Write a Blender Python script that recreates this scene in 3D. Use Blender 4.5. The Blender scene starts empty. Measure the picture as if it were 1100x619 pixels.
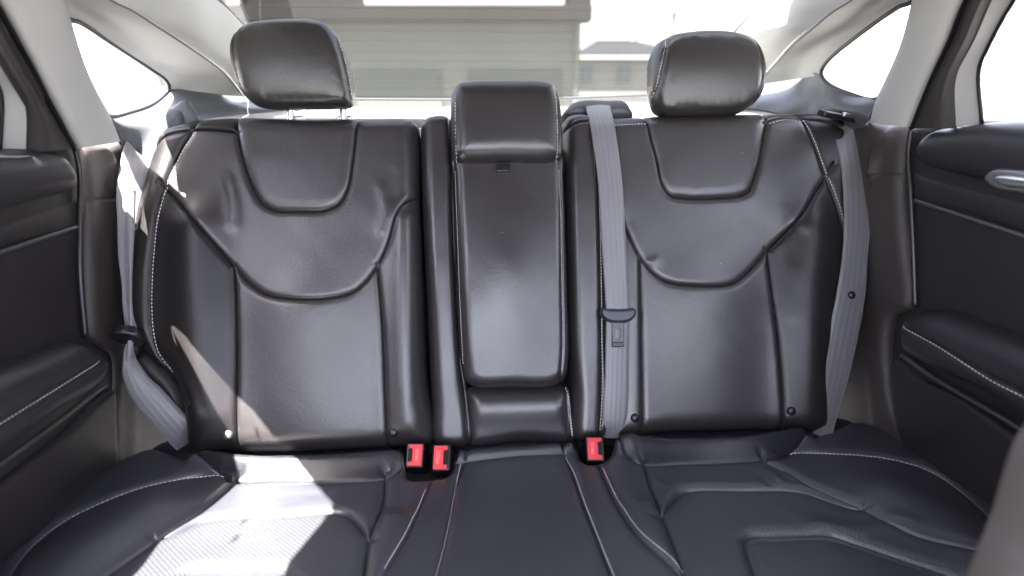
import bpy, math, random
import numpy as np
from mathutils import Vector, Matrix
from mathutils.geometry import delaunay_2d_cdt

random.seed(7); np.random.seed(7)
sc = bpy.context.scene
COL = sc.collection
EYE = np.array([0.0, 0.0, 1.15])        # height of the eye above the ground; all authoring is relative to the eye
PITCH = math.radians(18.3)
FPX = 650.0                              # focal length in photo pixels (photo 1100 x 619)
CP, SP = math.cos(PITCH), math.sin(PITCH)
A = np.array

# ------------------------------------------------------------------ rays / frames
def ray(p):
    p = np.atleast_2d(np.asarray(p, float))
    x = (p[:, 0]-550)/FPX; y = (309.5-p[:, 1])/FPX
    return np.stack([x, CP + y*SP, -SP + y*CP], 1)

def at(px, py, Y):
    d = ray([(px, py)])[0]
    return d*(Y/d[1])

def nrm(v):
    v = np.asarray(v, float); return v/np.linalg.norm(v)

class Frame:
    def __init__(s, O, U, V):
        s.O = np.asarray(O, float); s.U = nrm(U)
        V = np.asarray(V, float); V = V - s.U*np.dot(V, s.U); s.V = nrm(V)
        s.N = np.cross(s.U, s.V)
    def uv(s, px, h=0.0):
        d = ray(px); c = np.dot(s.O, s.N) + h
        P = d*(c/(d@s.N))[:, None]
        Q = P - s.O
        return np.stack([Q@s.U, Q@s.V], 1)
    def pt(s, uv, h=0.0):
        uv = np.atleast_2d(uv); h = np.broadcast_to(np.asarray(h, float), (len(uv),))
        return s.O + uv[:, :1]*s.U + uv[:, 1:2]*s.V + h[:, None]*s.N
    def p1(s, px, py, h=0.0):
        return s.pt(s.uv([(px, py)], h), h)[0]

YAW = 0.09
BACK = Frame((0, 1.0, -.637), (1, YAW, 0), (0, .42, .907))
CUSH = Frame((0, 1.0, -.637), (1, YAW, 0), (-YAW, 1, -.085))
HEAD = Frame((0, 1.25, 0.0), (1, YAW, 0), (0, .2, .98))
WALL_L = Frame((-.72, .97, 0), (-YAW, 1, 0), (0, 0, 1))
WALL_R = Frame((.72, 1.06, 0), (YAW, -1, 0), (0, 0, 1))
UP_L = Frame((-.72, .97, -.085), (-YAW, 1, 0), (.36, 0, 1))
UP_R = Frame((.72, 1.06, -.085), (YAW, -1, 0), (-.36, 0, 1))
REAR = Frame((0, 1.66, -.035), (1, YAW, 0), (0, -.85, .72))

# ------------------------------------------------------------------ curves
def resample(P, step, closed=False, smooth=True):
    P = np.asarray(P, float)
    if len(P) < 3: smooth = False
    if smooth:
        n = len(P)
        if closed: Q = np.vstack([P[-1], P, P[0], P[1]])
        else: Q = np.vstack([2*P[0]-P[1], P, 2*P[-1]-P[-2]])
        out = []
        m = n if closed else n-1
        for i in range(m):
            p0, p1, p2, p3 = Q[i], Q[i+1], Q[i+2], Q[i+3]
            # centripetal parameterisation (no overshoot at tight corners)
            t01 = max(np.linalg.norm(p1-p0)**.5, 1e-6); t12 = max(np.linalg.norm(p2-p1)**.5, 1e-6); t23 = max(np.linalg.norm(p3-p2)**.5, 1e-6)
            m1 = (p2-p1) + t12*((p1-p0)/t01 - (p2-p0)/(t01+t12))
            m2 = (p2-p1) + t12*((p3-p2)/t23 - (p3-p1)/(t12+t23))
            t = np.linspace(0, 1, 12, endpoint=False)[:, None]
            a = 2*(p1-p2)+m1+m2; b = -3*(p1-p2)-2*m1-m2
            out.append(a*t**3+b*t**2+m1*t+p1)
        D = np.vstack(out+([P[:1]] if closed else [P[-1:]]))
    else:
        D = np.vstack([P, P[:1]]) if closed else P
    L = np.r_[0, np.cumsum(np.linalg.norm(np.diff(D, axis=0), axis=1))]
    k = max(2, int(round(L[-1]/step))+1)
    s = np.linspace(0, L[-1], k)
    R = np.stack([np.interp(s, L, D[:, j]) for j in range(D.shape[1])], 1)
    return R[:-1] if closed else R

def dist(P, line, closed=False, lim=None):
    """distance of points P to a polyline"""
    a = line if not closed else line
    b = np.roll(line, -1, 0) if closed else line[1:]
    a = line if closed else line[:-1]
    out = np.full(len(P), 9.0)
    if lim is not None:
        mn = line.min(0)-lim; mx = line.max(0)+lim
        sel = np.where(((P > mn) & (P < mx)).all(1))[0]
    else: sel = np.arange(len(P))
    ab = b-a; L2 = np.maximum((ab**2).sum(1), 1e-12)
    for c in range(0, len(sel), 8000):
        q = sel[c:c+8000]; X = P[q]
        t = ((X[:, None, 0]-a[None, :, 0])*ab[None, :, 0] + (X[:, None, 1]-a[None, :, 1])*ab[None, :, 1])/L2
        np.clip(t, 0, 1, out=t)
        dx = X[:, None, 0]-a[None, :, 0]-t*ab[None, :, 0]; dy = X[:, None, 1]-a[None, :, 1]-t*ab[None, :, 1]
        out[q] = np.sqrt((dx*dx+dy*dy).min(1))
    return out

def inside(P, poly):
    x, y = P[:, 0], P[:, 1]; r = np.zeros(len(P), bool)
    n = len(poly)
    for i in range(n):
        x1, y1 = poly[i]; x2, y2 = poly[(i+1) % n]
        if y1 == y2: continue
        c = ((y1 > y) != (y2 > y)) & (x < (x2-x1)*(y-y1)/(y2-y1)+x1)
        r ^= c
    return r

# ------------------------------------------------------------------ materials
MATS = {}
def mat(name, base, rough=.5, metal=0, bump=None, spec=.5, color_var=0, grain=None, emit=None, coat=0, sheen=0):
    if name in MATS: return MATS[name]
    m = bpy.data.materials.new(name); m.use_nodes = True; MATS[name] = m
    nt = m.node_tree; b = nt.nodes['Principled BSDF']
    b.inputs['Base Color'].default_value = (*base, 1); b.inputs['Roughness'].default_value = rough
    b.inputs['Metallic'].default_value = metal; b.inputs['Specular IOR Level'].default_value = spec
    b.inputs['Coat Weight'].default_value = coat
    b.inputs['Sheen Weight'].default_value = sheen
    tc = nt.nodes.new('ShaderNodeTexCoord')
    if color_var:
        n = nt.nodes.new('ShaderNodeTexNoise'); n.inputs['Scale'].default_value = 6; n.inputs['Detail'].default_value = 6
        nt.links.new(tc.outputs['Object'], n.inputs['Vector'])
        r = nt.nodes.new('ShaderNodeMapRange'); r.inputs[1].default_value = .3; r.inputs[2].default_value = .7
        r.inputs[3].default_value = 1-color_var; r.inputs[4].default_value = 1+color_var
        nt.links.new(n.outputs['Fac'], r.inputs[0])
        mx = nt.nodes.new('ShaderNodeVectorMath'); mx.operation = 'SCALE'; mx.inputs[0].default_value = base
        nt.links.new(r.outputs[0], mx.inputs['Scale']); nt.links.new(mx.outputs[0], b.inputs['Base Color'])
        r2 = nt.nodes.new('ShaderNodeMapRange'); r2.inputs[1].default_value = .3; r2.inputs[2].default_value = .7
        r2.inputs[3].default_value = rough*.88; r2.inputs[4].default_value = rough*1.12
        nt.links.new(n.outputs['Fac'], r2.inputs[0]); nt.links.new(r2.outputs[0], b.inputs['Roughness'])
    if grain:
        sc_, st = grain
        v = nt.nodes.new('ShaderNodeTexVoronoi'); v.inputs['Scale'].default_value = sc_; v.feature = 'SMOOTH_F1'
        nt.links.new(tc.outputs['Object'], v.inputs['Vector'])
        n2 = nt.nodes.new('ShaderNodeTexNoise'); n2.inputs['Scale'].default_value = sc_*.35; n2.inputs['Detail'].default_value = 4
        nt.links.new(tc.outputs['Object'], n2.inputs['Vector'])
        ad = nt.nodes.new('ShaderNodeMath'); ad.operation = 'ADD'
        nt.links.new(v.outputs['Distance'], ad.inputs[0]); nt.links.new(n2.outputs['Fac'], ad.inputs[1])
        bp = nt.nodes.new('ShaderNodeBump'); bp.inputs['Strength'].default_value = st; bp.inputs['Distance'].default_value = .001
        nt.links.new(ad.outputs[0], bp.inputs['Height']); nt.links.new(bp.outputs[0], b.inputs['Normal'])
    if emit: b.inputs['Emission Color'].default_value = (*emit, 1); b.inputs['Emission Strength'].default_value = 1
    return m

def leather(name, base, rough=.42):
    m = mat(name, base, rough, color_var=.07, grain=(420, .17), spec=.9)
    nt = m.node_tree; b = nt.nodes['Principled BSDF']
    # a scatter of pale dust specks
    src = b.inputs['Base Color'].links[0].from_socket
    tc = [n for n in nt.nodes if n.type == 'TEX_COORD'][0]
    v = nt.nodes.new('ShaderNodeTexVoronoi'); v.inputs['Scale'].default_value = 38
    nt.links.new(tc.outputs['Object'], v.inputs['Vector'])
    lt = nt.nodes.new('ShaderNodeMath'); lt.operation = 'LESS_THAN'; lt.inputs[1].default_value = .035
    nt.links.new(v.outputs['Distance'], lt.inputs[0])
    sp = nt.nodes.new('ShaderNodeSeparateColor'); nt.links.new(v.outputs['Color'], sp.inputs[0])
    g = nt.nodes.new('ShaderNodeMath'); g.operation = 'GREATER_THAN'; g.inputs[1].default_value = .93
    nt.links.new(sp.outputs[0], g.inputs[0])
    ml = nt.nodes.new('ShaderNodeMath'); ml.operation = 'MULTIPLY'
    nt.links.new(lt.outputs[0], ml.inputs[0]); nt.links.new(g.outputs[0], ml.inputs[1])
    mx = nt.nodes.new('ShaderNodeMix'); mx.data_type = 'RGBA'
    nt.links.new(ml.outputs[0], mx.inputs['Factor']); nt.links.new(src, mx.inputs['A'])
    mx.inputs['B'].default_value = (.35, .34, .32, 1)
    nt.links.new(mx.outputs['Result'], b.inputs['Base Color'])
    return m

def perforated(name, base, hole=.3, scale=260, rough=.5):
    m = leather(name, base, rough); nt = m.node_tree; b = nt.nodes['Principled BSDF']
    uvn = nt.nodes.new('ShaderNodeUVMap')
    mp = nt.nodes.new('ShaderNodeMapping'); mp.inputs['Rotation'].default_value[2] = math.radians(45)
    nt.links.new(uvn.outputs[0], mp.inputs[0])
    v = nt.nodes.new('ShaderNodeTexVoronoi'); v.voronoi_dimensions = '2D'; v.inputs['Randomness'].default_value = 0; v.inputs['Scale'].default_value = scale
    nt.links.new(mp.outputs[0], v.inputs['Vector'])
    r = nt.nodes.new('ShaderNodeMapRange'); r.inputs[1].default_value = hole*.6; r.inputs[2].default_value = hole*1.5
    nt.links.new(v.outputs['Distance'], r.inputs[0])
    src = b.inputs['Base Color'].links[0].from_socket
    r.inputs[3].default_value = .42
    vm = nt.nodes.new('ShaderNodeVectorMath'); vm.operation = 'SCALE'
    nt.links.new(src, vm.inputs[0]); nt.links.new(r.outputs[0], vm.inputs['Scale'])
    nt.links.new(vm.outputs[0], b.inputs['Base Color'])
    bp = nt.nodes.new('ShaderNodeBump'); bp.inputs['Strength'].default_value = .35; bp.inputs['Distance'].default_value = .0010
    nt.links.new(r.outputs[0], bp.inputs['Height'])
    old = b.inputs['Normal'].links[0].from_socket; nt.links.new(old, bp.inputs['Normal'])
    nt.links.new(bp.outputs[0], b.inputs['Normal'])
    return m

def webbing(name, base):
    m = mat(name, base, .42, color_var=.08, spec=.6, sheen=.3); nt = m.node_tree; b = nt.nodes['Principled BSDF']
    uvn = nt.nodes.new('ShaderNodeUVMap'); sx = nt.nodes.new('ShaderNodeSeparateXYZ'); nt.links.new(uvn.outputs[0], sx.inputs[0])
    # lengthways bands of the weave + fine cross herringbone
    mu = nt.nodes.new('ShaderNodeMath'); mu.operation = 'MULTIPLY'; mu.inputs[1].default_value = 2*math.pi*5; nt.links.new(sx.outputs[0], mu.inputs[0])
    sn = nt.nodes.new('ShaderNodeMath'); sn.operation = 'SINE'; nt.links.new(mu.outputs[0], sn.inputs[0])
    mv = nt.nodes.new('ShaderNodeMath'); mv.operation = 'MULTIPLY'; mv.inputs[1].default_value = 2*math.pi*420; nt.links.new(sx.outputs[1], mv.inputs[0])
    ph = nt.nodes.new('ShaderNodeMath'); ph.operation = 'MULTIPLY_ADD'; ph.inputs[1].default_value = 3.0; nt.links.new(sn.outputs[0], ph.inputs[0]); nt.links.new(mv.outputs[0], ph.inputs[2])
    s2 = nt.nodes.new('ShaderNodeMath'); s2.operation = 'SINE'; nt.links.new(ph.outputs[0], s2.inputs[0])
    ad = nt.nodes.new('ShaderNodeMath'); ad.operation = 'MULTIPLY_ADD'; ad.inputs[1].default_value = .35; nt.links.new(s2.outputs[0], ad.inputs[0]); nt.links.new(sn.outputs[0], ad.inputs[2])
    bp = nt.nodes.new('ShaderNodeBump'); bp.inputs['Strength'].default_value = .35; bp.inputs['Distance'].default_value = .0004
    nt.links.new(ad.outputs[0], bp.inputs['Height']); nt.links.new(bp.outputs[0], b.inputs['Normal'])
    src = b.inputs['Base Color'].links[0].from_socket
    r = nt.nodes.new('ShaderNodeMapRange'); r.inputs[1].default_value = -1.2; r.inputs[2].default_value = 1.2; r.inputs[3].default_value = .92; r.inputs[4].default_value = 1.05
    nt.links.new(ad.outputs[0], r.inputs[0])
    vm = nt.nodes.new('ShaderNodeVectorMath'); vm.operation = 'SCALE'; nt.links.new(src, vm.inputs[0]); nt.links.new(r.outputs[0], vm.inputs['Scale'])
    nt.links.new(vm.outputs[0], b.inputs['Base Color'])
    return m

def glass(name, haze=.1, tint=(1, 1, 1)):
    m = bpy.data.materials.new(name); m.use_nodes = True; nt = m.node_tree
    for n in list(nt.nodes):
        if n.type != 'OUTPUT_MATERIAL': nt.nodes.remove(n)
    out = [n for n in nt.nodes][0]
    t = nt.nodes.new('ShaderNodeBsdfTransparent'); t.inputs[0].default_value = (*tint, 1)
    g = nt.nodes.new('ShaderNodeBsdfGlossy'); g.inputs['Roughness'].default_value = .02
    f = nt.nodes.new('ShaderNodeFresnel'); f.inputs[0].default_value = 1.45
    mx = nt.nodes.new('ShaderNodeMixShader'); nt.links.new(f.outputs[0], mx.inputs[0]); nt.links.new(t.outputs[0], mx.inputs[1]); nt.links.new(g.outputs[0], mx.inputs[2])
    # dirt film that also mixes in the overexposed haze of the view
    d = nt.nodes.new('ShaderNodeBsdfTranslucent'); d.inputs[0].default_value = (.9, .9, .9, 1)
    tc = nt.nodes.new('ShaderNodeTexCoord'); n = nt.nodes.new('ShaderNodeTexNoise'); n.inputs['Scale'].default_value = 5; n.inputs['Detail'].default_value = 5
    nt.links.new(tc.outputs['Object'], n.inputs['Vector'])
    r = nt.nodes.new('ShaderNodeMapRange'); r.inputs[1].default_value = .3; r.inputs[2].default_value = .7; r.inputs[3].default_value = haze*.7; r.inputs[4].default_value = haze*1.3
    nt.links.new(n.outputs['Fac'], r.inputs[0])
    m2 = nt.nodes.new('ShaderNodeMixShader'); nt.links.new(r.outputs[0], m2.inputs[0]); nt.links.new(mx.outputs[0], m2.inputs[1]); nt.links.new(d.outputs[0], m2.inputs[2])
    nt.links.new(m2.outputs[0], out.inputs['Surface'])
    return m

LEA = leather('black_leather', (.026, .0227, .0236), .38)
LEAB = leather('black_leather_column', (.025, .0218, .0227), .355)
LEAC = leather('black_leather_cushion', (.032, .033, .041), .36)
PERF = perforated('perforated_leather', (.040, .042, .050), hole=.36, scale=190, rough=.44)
STITCH = mat('thread', (.66, .64, .62), .7)
TRIM = mat('dark_trim_plastic', (.040, .033, .033), .55, color_var=.1, grain=(700, .3))
DOOR = mat('door_plastic', (.014, .0115, .0125), .55, color_var=.1, grain=(600, .3))
DOORP = mat('door_soft_pad', (.020, .018, .021), .42, color_var=.1, grain=(500, .3))
LEDGE = mat('ledge_plastic', (.075, .08, .09), .4, color_var=.1, grain=(700, .3))
HEADL = mat('darkened_headliner_fabric', (.10, .095, .095), .9)  # unseen headliner, darkened to dim what the headrests reflect
LIGHT = mat('pale_trim_fabric', (.46, .46, .455), .85, color_var=.04, grain=(900, .2))
GREYTRIM = mat('window_frame_trim', (.34, .34, .34), .6, color_var=.05)
RUBBER = mat('black_rubber', (.012, .011, .014), .35)
BLACK = mat('black_plastic', (.010, .010, .012), .3)
DEEP = mat('deep_black_matte', (.006, .006, .006), .9)
CHROME = mat('bright_metal', (.75, .75, .76), .18, metal=1)
SATIN = mat('satin_metal', (.6, .6, .6), .35, metal=1)
RED = mat('red_button_plastic', (.62, .035, .045), .35)
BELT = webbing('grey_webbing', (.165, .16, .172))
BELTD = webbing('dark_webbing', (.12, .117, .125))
SHELF = mat('shelf_fabric', (.45, .44, .42), .9, grain=(800, .3))
GLASS = glass('window_glass', .002)
GLASSR = glass('rear_glass', .003, (.30, .315, .31))

# ------------------------------------------------------------------ objects
def setp(o, label=None, cat=None, group=None, kind=None):
    if label: o['label'] = label
    if cat: o['category'] = cat
    if group: o['group'] = group
    if kind: o['kind'] = kind
    return o

def thing(name, label, cat, loc, group=None):
    """an Empty at the thing's base; loc is relative to the eye"""
    o = bpy.data.objects.new(name, None); o.empty_display_size = .05
    COL.objects.link(o); o.location = Vector(tuple(np.asarray(loc)+EYE))
    return setp(o, label, cat, group, 'thing')

def root_of(o):
    off = Vector((0, 0, 0))
    while o is not None:
        off += o.location; o = o.parent
    return off

def mesh_obj(name, V, F, m, parent=None, smooth=True, uv=None, label=None):
    V = np.asarray(V, float) + EYE
    if parent is None:
        base = Vector(((V[:, 0].min()+V[:, 0].max())/2, (V[:, 1].min()+V[:, 1].max())/2, V[:, 2].min()))
        off = base
    else:
        base = Vector((0, 0, 0)); off = root_of(parent)
    V = V - A(off)
    me = bpy.data.meshes.new(name); me.from_pydata(V.tolist(), [], [list(map(int, f)) for f in F])
    if uv is not None:
        l = me.uv_layers.new(name='UVMap')
        idx = np.empty(len(me.loops), np.int32); me.loops.foreach_get('vertex_index', idx)
        l.data.foreach_set('uv', np.asarray(uv, np.float32)[idx].ravel())
    me.polygons.foreach_set('use_smooth', [smooth]*len(me.polygons))
    if isinstance(m, (list, tuple)):
        for q in m: me.materials.append(q)
    else: me.materials.append(m)
    me.update()
    o = bpy.data.objects.new(name, me); COL.objects.link(o)
    if parent is not None: o.parent = parent
    else: o.location = base
    if label: o['label'] = label
    return o

def hump(x, y, amp, sig): return amp*np.exp(-(x/sig)**2)

class Body:
    """an upholstered or moulded shell: an outline and seams on a frame, a height above it, split into panels along the seams"""
    def __init__(s, F, outline, seams=(), hf=None, href=0.0, fine=.0022, mid=.0045, coarse=.009, closed=(), osmooth=True, T=.03, R=.03,
                 puff=.008, L=.018, groove=.004, gw=.0022, base=0.0, ridges=(), noise=.00010, power=2.0, step=.006, near=.012, oref=None, minreg=60):
        s.F = F; s.T, s.R, s.puff, s.L, s.groove, s.gw, s.base, s.noise, s.power = T, R, puff, L, groove, gw, base, noise, power
        s.minreg = minreg; s.out = resample(F.uv(outline, base if oref is None else oref), step, True, osmooth)
        s.seams = [resample(F.uv(q, href), step) for q in seams]
        s.closed = [resample(F.uv(q, href), step, True) for q in closed]
        s.ridges = [(resample(F.uv(q, href), .02), a, sg) for q, a, sg in ridges]
        s.hf = hf; s.fine, s.mid, s.coarse, s.near = fine, mid, coarse, near
        s._mesh()
    def _ds(s, P, lim=.08):
        d = np.full(len(P), 9.0)
        for q in s.seams: d = np.minimum(d, dist(P, q, lim=lim))
        for q in s.closed: d = np.minimum(d, dist(P, q, True, lim=lim))
        return d
    def h(s, P, do=None):
        if do is None:
            do = dist(P, s.out, True); do[~inside(P, s.out)] = 0
        ds = s._ds(P)
        r = np.clip(do/s.R, 0, 1)
        e = s.T*(1-(1-r)**s.power)**(1/s.power)
        q = np.clip(ds/s.L, 0, 1)
        pf = s.puff*(1-(1-q)**2.4)
        g = s.groove*np.exp(-(ds/s.gw)**2)
        H = s.base + e + pf - s.puff - g*np.clip(do/.008, 0, 1)
        for ln, a, sg in s.ridges:
            H = H + a*np.exp(-(dist(P, ln, lim=sg*3)/sg)**2)
        x, y = P[:, 0]*2*math.pi, P[:, 1]*2*math.pi
        H = H + s.noise*(np.sin(x*7.1+1.3+2*np.sin(y*3.3))+np.sin(y*9.7+2*np.sin(x*4.1))+.6*np.sin(x*17+y*13)+.4*np.sin(x*23-y*29))*np.clip(do/.02, 0, 1)
        if s.hf is not None: H = H + s.hf(P, do, ds, s)
        return H
    def _mesh(s):
        mn, mx = s.out.min(0), s.out.max(0)
        f = s.fine
        gx = np.arange(mn[0], mx[0], f); gy = np.arange(mn[1], mx[1], f*.87)
        I, J = np.meshgrid(np.arange(len(gx)), np.arange(len(gy)))
        X = gx[I]+(J % 2)*f*.5; Y = gy[J]
        P = np.stack([X.ravel(), Y.ravel()], 1); I = I.ravel(); J = J.ravel()
        # cheap distance on the grid first
        k = inside(P, s.out); P, I, J = P[k], I[k], J[k]
        m1 = max(1, int(round(s.mid/f))); m2 = max(1, int(round(s.coarse/f)))
        on1 = (I % m1 == 0) & (J % m1 == 0); on2 = (I % m2 == 0) & (J % m2 == 0)
        lines = [(s.out, True)]+[(q, False) for q in s.seams]+[(q, True) for q in s.closed]
        d = np.full(len(P), 9.0)
        for q, c in lines: d = np.minimum(d, dist(P, q, c, lim=.05))
        keep = (d > f*.55) & ((d < s.near) | ((d < max(s.near*2, .03)) & on1) | on2)
        P = P[keep]
        pts = [P]; edges = []; n = len(P)
        kinds = []
        for q, c in lines:
            m = len(q); pts.append(q)
            e = [(n+i, n+i+1) for i in range(m-1)]
            if c: e.append((n+m-1, n))
            edges += e; n += m
        allp = np.vstack(pts)
        v, e, t, ov, oe, of = delaunay_2d_cdt([Vector(p) for p in allp.tolist()], edges, [], 0, 1e-7)
        V = A([tuple(q) for q in v]); T = A([list(q) for q in t if len(q) == 3])
        C = V[T].mean(1)
        k = inside(C, s.out); T = T[k]; C = C[k]
        cons = set()
        for i, (a, b) in enumerate(e):
            if len(oe[i]): cons.add((min(a, b), max(a, b)))
        # flood fill between constraint edges
        par = list(range(len(T)))
        def find(a):
            while par[a] != a:
                par[a] = par[par[a]]; a = par[a]
            return a
        em = {}
        for i, tr in enumerate(T.tolist()):
            for a, b in ((tr[0], tr[1]), (tr[1], tr[2]), (tr[2], tr[0])):
                key = (a, b) if a < b else (b, a)
                if key in cons: continue
                if key in em:
                    ra, rb = find(em[key]), find(i)
                    if ra != rb: par[ra] = rb
                else: em[key] = i
        s.reg = A([find(i) for i in range(len(T))])
        r_, c_ = np.unique(s.reg, return_counts=True)
        small = r_[c_ < s.minreg]; bigm = ~np.isin(s.reg, small)
        if bigm.any():
            Cb, Rb_ = C[bigm], s.reg[bigm]
            for q in small:
                c = C[s.reg == q].mean(0); s.reg[s.reg == q] = Rb_[((Cb-c)**2).sum(1).argmin()]
        s.V, s.Tr, s.C = V, T, C
        do = dist(V, s.out, True)
        s.do = do
        s.H = s.h(V, do)
    def build(s, parent, panels, default=None, skirt=.06, back=None, backprof=None):
        """panels: list of (name, (px,py) seeds or None, material[, label]); returns {name: object}"""
        F = s.F; used = {}
        order = []
        for p in panels:
            nm, seeds, m = p[:3]; lab = p[3] if len(p) > 3 else None
            rs = []
            if seeds is None: rs = None
            else:
                for sd in seeds:
                    q = F.uv([sd])[0]
                    i = ((s.C-q)**2).sum(1).argmin(); rs.append(s.reg[i]); used[s.reg[i]] = 1
            order.append((nm, rs, m, lab))
        # drop slivers from 'rest'
        rest = ~np.isin(s.reg, list(used))
        res = {}
        # outline boundary edges
        T = s.Tr
        E = np.vstack([T[:, [0, 1]], T[:, [1, 2]], T[:, [2, 0]]]); own = np.tile(np.arange(len(T)), 3)
        key = np.sort(E, 1); k1 = key[:, 0].astype(np.int64)*10**7+key[:, 1]
        u, inv, cnt = np.unique(k1, return_inverse=True, return_counts=True)
        bnd = cnt[inv] == 1
        BE, BO = E[bnd], own[bnd]
        jobs = []
        for nm, rs, m, lab in order:
            if nm is None: continue
            if rs is not None: jobs += [(nm, s.reg == r, m, lab) for r in dict.fromkeys(rs)]
            else:
                r_, c_ = np.unique(s.reg[rest], return_counts=True)
                big = [q for q, c in zip(r_, c_) if c > 60] or list(r_[:1])
                for q in big: jobs.append((nm, s.reg == q, m, lab))
                sm = rest & ~np.isin(s.reg, big)
                if sm.any() and big: jobs[-1] = (nm, jobs[-1][1] | sm, m, lab)
        for nm, sel, m, lab in jobs:
            if not sel.any(): continue
            tr = T[sel]
            ids = np.unique(tr); mp = np.full(len(s.V), -1); mp[ids] = np.arange(len(ids))
            P3 = F.pt(s.V[ids], s.H[ids]); uv = s.V[ids]
            faces = mp[tr].tolist()
            if back is None and skirt:
                be = BE[sel[BO]]
                if len(be):
                    bi = np.unique(be); m2 = np.full(len(s.V), -1); m2[bi] = np.arange(len(bi))+len(ids)
                    P3 = np.vstack([P3, F.pt(s.V[bi], s.H[bi]-skirt)]); uv = np.vstack([uv, s.V[bi]])
                    faces += [[mp[b], mp[a], m2[a], m2[b]] for a, b in be.tolist()]
            if back is not None:
                Tb, Rb = back
                r = np.clip(s.do[ids]/Rb, 0, 1); hb = s.base-Tb*(1-(1-r)**2)**.5
                onb = np.isin(ids, np.unique(BE)); m2 = np.where(onb, np.arange(len(ids)), np.arange(len(ids))+len(ids))
                P3 = np.vstack([P3, F.pt(s.V[ids], hb)]); uv = np.vstack([uv, uv])
                f2 = m2[mp[tr]][:, ::-1].tolist(); faces += f2
            o = mesh_obj(nm, P3, faces, m, parent, True, uv, lab)
            res.setdefault(nm, o)
        return res
    def stitches(s, parent, lines, href=0.0, off=0.0, pitch=.0065, ln=.0046, w=.0015, name='stitching', m=None, lift=.0003, ends=.004, label=None):
        for L in lines:
            VV = []; FF = []
            if isinstance(L, tuple): L, o_ = L
            else: o_ = off
            q = resample(s.F.uv(L, href), pitch)
            tg = np.gradient(q, axis=0); tg /= np.linalg.norm(tg, axis=1)[:, None]
            nn = np.stack([-tg[:, 1], tg[:, 0]], 1)
            c = q+nn*o_
            ok = inside(c, s.out)
            c, tg, nn = c[ok], tg[ok], nn[ok]
            if not len(c): continue
            h0 = s.h(c)
            a = c-tg*ln/2; b = c+tg*ln/2
            ha, hb = s.h(a), s.h(b)
            prof = [(-.5, ha, .25), (-.28, None, .9), (.28, None, .9), (.5, hb, .25)]
            for i in range(len(c)):
                base = len(VV)
                for (tt, hh, rr) in ((-.5, .5, .35), (-.25, .9, 1), (.25, .9, 1), (.5, .5, .35)):
                    p = c[i]+tg[i]*ln*tt
                    hl = ha[i]+(hb[i]-ha[i])*(tt+.5)
                    for sx, sz in ((-1, 0), (-.6, .8), (.6, .8), (1, 0), (0, -.6)):
                        pp = p+nn[i]*(w/2*sx*rr)
                        VV.append(s.F.pt(pp, hl+lift+w*.5*sz*rr)[0])
                for k in range(3):
                    for j in range(5):
                        a0 = base+k*5+j; a1 = base+k*5+(j+1) % 5
                        FF.append((a0, a1, a1+5, a0+5))
                FF.append(tuple(base+j for j in range(5))[::-1]); FF.append(tuple(base+15+j for j in range(5)))
            if VV: mesh_obj(name, VV, FF, m or STITCH, parent, True, label=label)

def catmull_rows(R, n):
    R = np.asarray(R, float); k = len(R)
    if k == 2:
        t = np.linspace(0, 1, n)[:, None, None]; return R[0]*(1-t)+R[1]*t
    t = np.linspace(0, k-1, n); i = np.minimum(t.astype(int), k-2); f = (t-i)[:, None, None]
    Q = np.concatenate([[2*R[0]-R[1]], R, [2*R[-1]-R[-2]]])
    p0, p1, p2, p3 = Q[i], Q[i+1], Q[i+2], Q[i+3]
    return .5*((2*p1)+(-p0+p2)*f+(2*p0-5*p1+4*p2-p3)*f*f+(-p0+3*p1-3*p2+p3)*f**3)

def loft(name, rows, m, parent=None, nu=12, nv=48, thick=0.004, label=None, smooth=True, uvs=None):
    """rows: list of 3D polylines (rel. to eye); each resampled to nv points, then interpolated across to nu rows"""
    R = [resample3(r, nv) for r in rows]
    G = catmull_rows(A(R), nu)
    n0, n1 = G.shape[:2]
    P = G.reshape(-1, 3)
    F = [(i*n1+j, i*n1+j+1, (i+1)*n1+j+1, (i+1)*n1+j) for i in range(n0-1) for j in range(n1-1)]
    uv = None
    if uvs is not None:
        Lc = np.r_[0, np.cumsum(np.linalg.norm(np.diff(G.mean(0), axis=0), axis=1))]
        uv = np.stack([np.repeat(np.linspace(0, 1, n0), n1), np.tile(Lc, n0)], 1)
    if thick:
        gu = np.gradient(G, axis=0); gv = np.gradient(G, axis=1)
        N = np.cross(gu, gv); N /= np.maximum(np.linalg.norm(N, axis=2, keepdims=True), 1e-9)
        # make the sheet thick away from the eye
        s = np.sign((N*G).sum(2).mean()); B = (G+N*s*thick).reshape(-1, 3)
        o = len(P); P = np.vstack([P, B])
        F2 = [(a+o, d+o, c+o, b+o) for a, b, c, d in F]
        rim = []
        for j in range(n1-1):
            rim.append((j+1, j, o+j, o+j+1)); q = (n0-1)*n1+j; rim.append((q, q+1, o+q+1, o+q))
        for i in range(n0-1):
            q = i*n1; rim.append((q, q+n1, o+q+n1, o+q)); q = i*n1+n1-1; rim.append((q+n1, q, o+q, o+q+n1))
        F = F+F2+rim
        if uv is not None: uv = np.vstack([uv, uv])
    ob = mesh_obj(name, P, F, m, parent, smooth, uv, label)
    if thick and smooth:
        md = ob.modifiers.new('edges', 'EDGE_SPLIT'); md.split_angle = math.radians(55)
    return ob

def resample3(r, n, smooth=True):
    D = resample(np.asarray(r, float), 1e9 if False else .004, False, smooth)
    L = np.r_[0, np.cumsum(np.linalg.norm(np.diff(D, axis=0), axis=1))]
    s = np.linspace(0, L[-1], n)
    return np.stack([np.interp(s, L, D[:, j]) for j in range(3)], 1)

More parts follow.
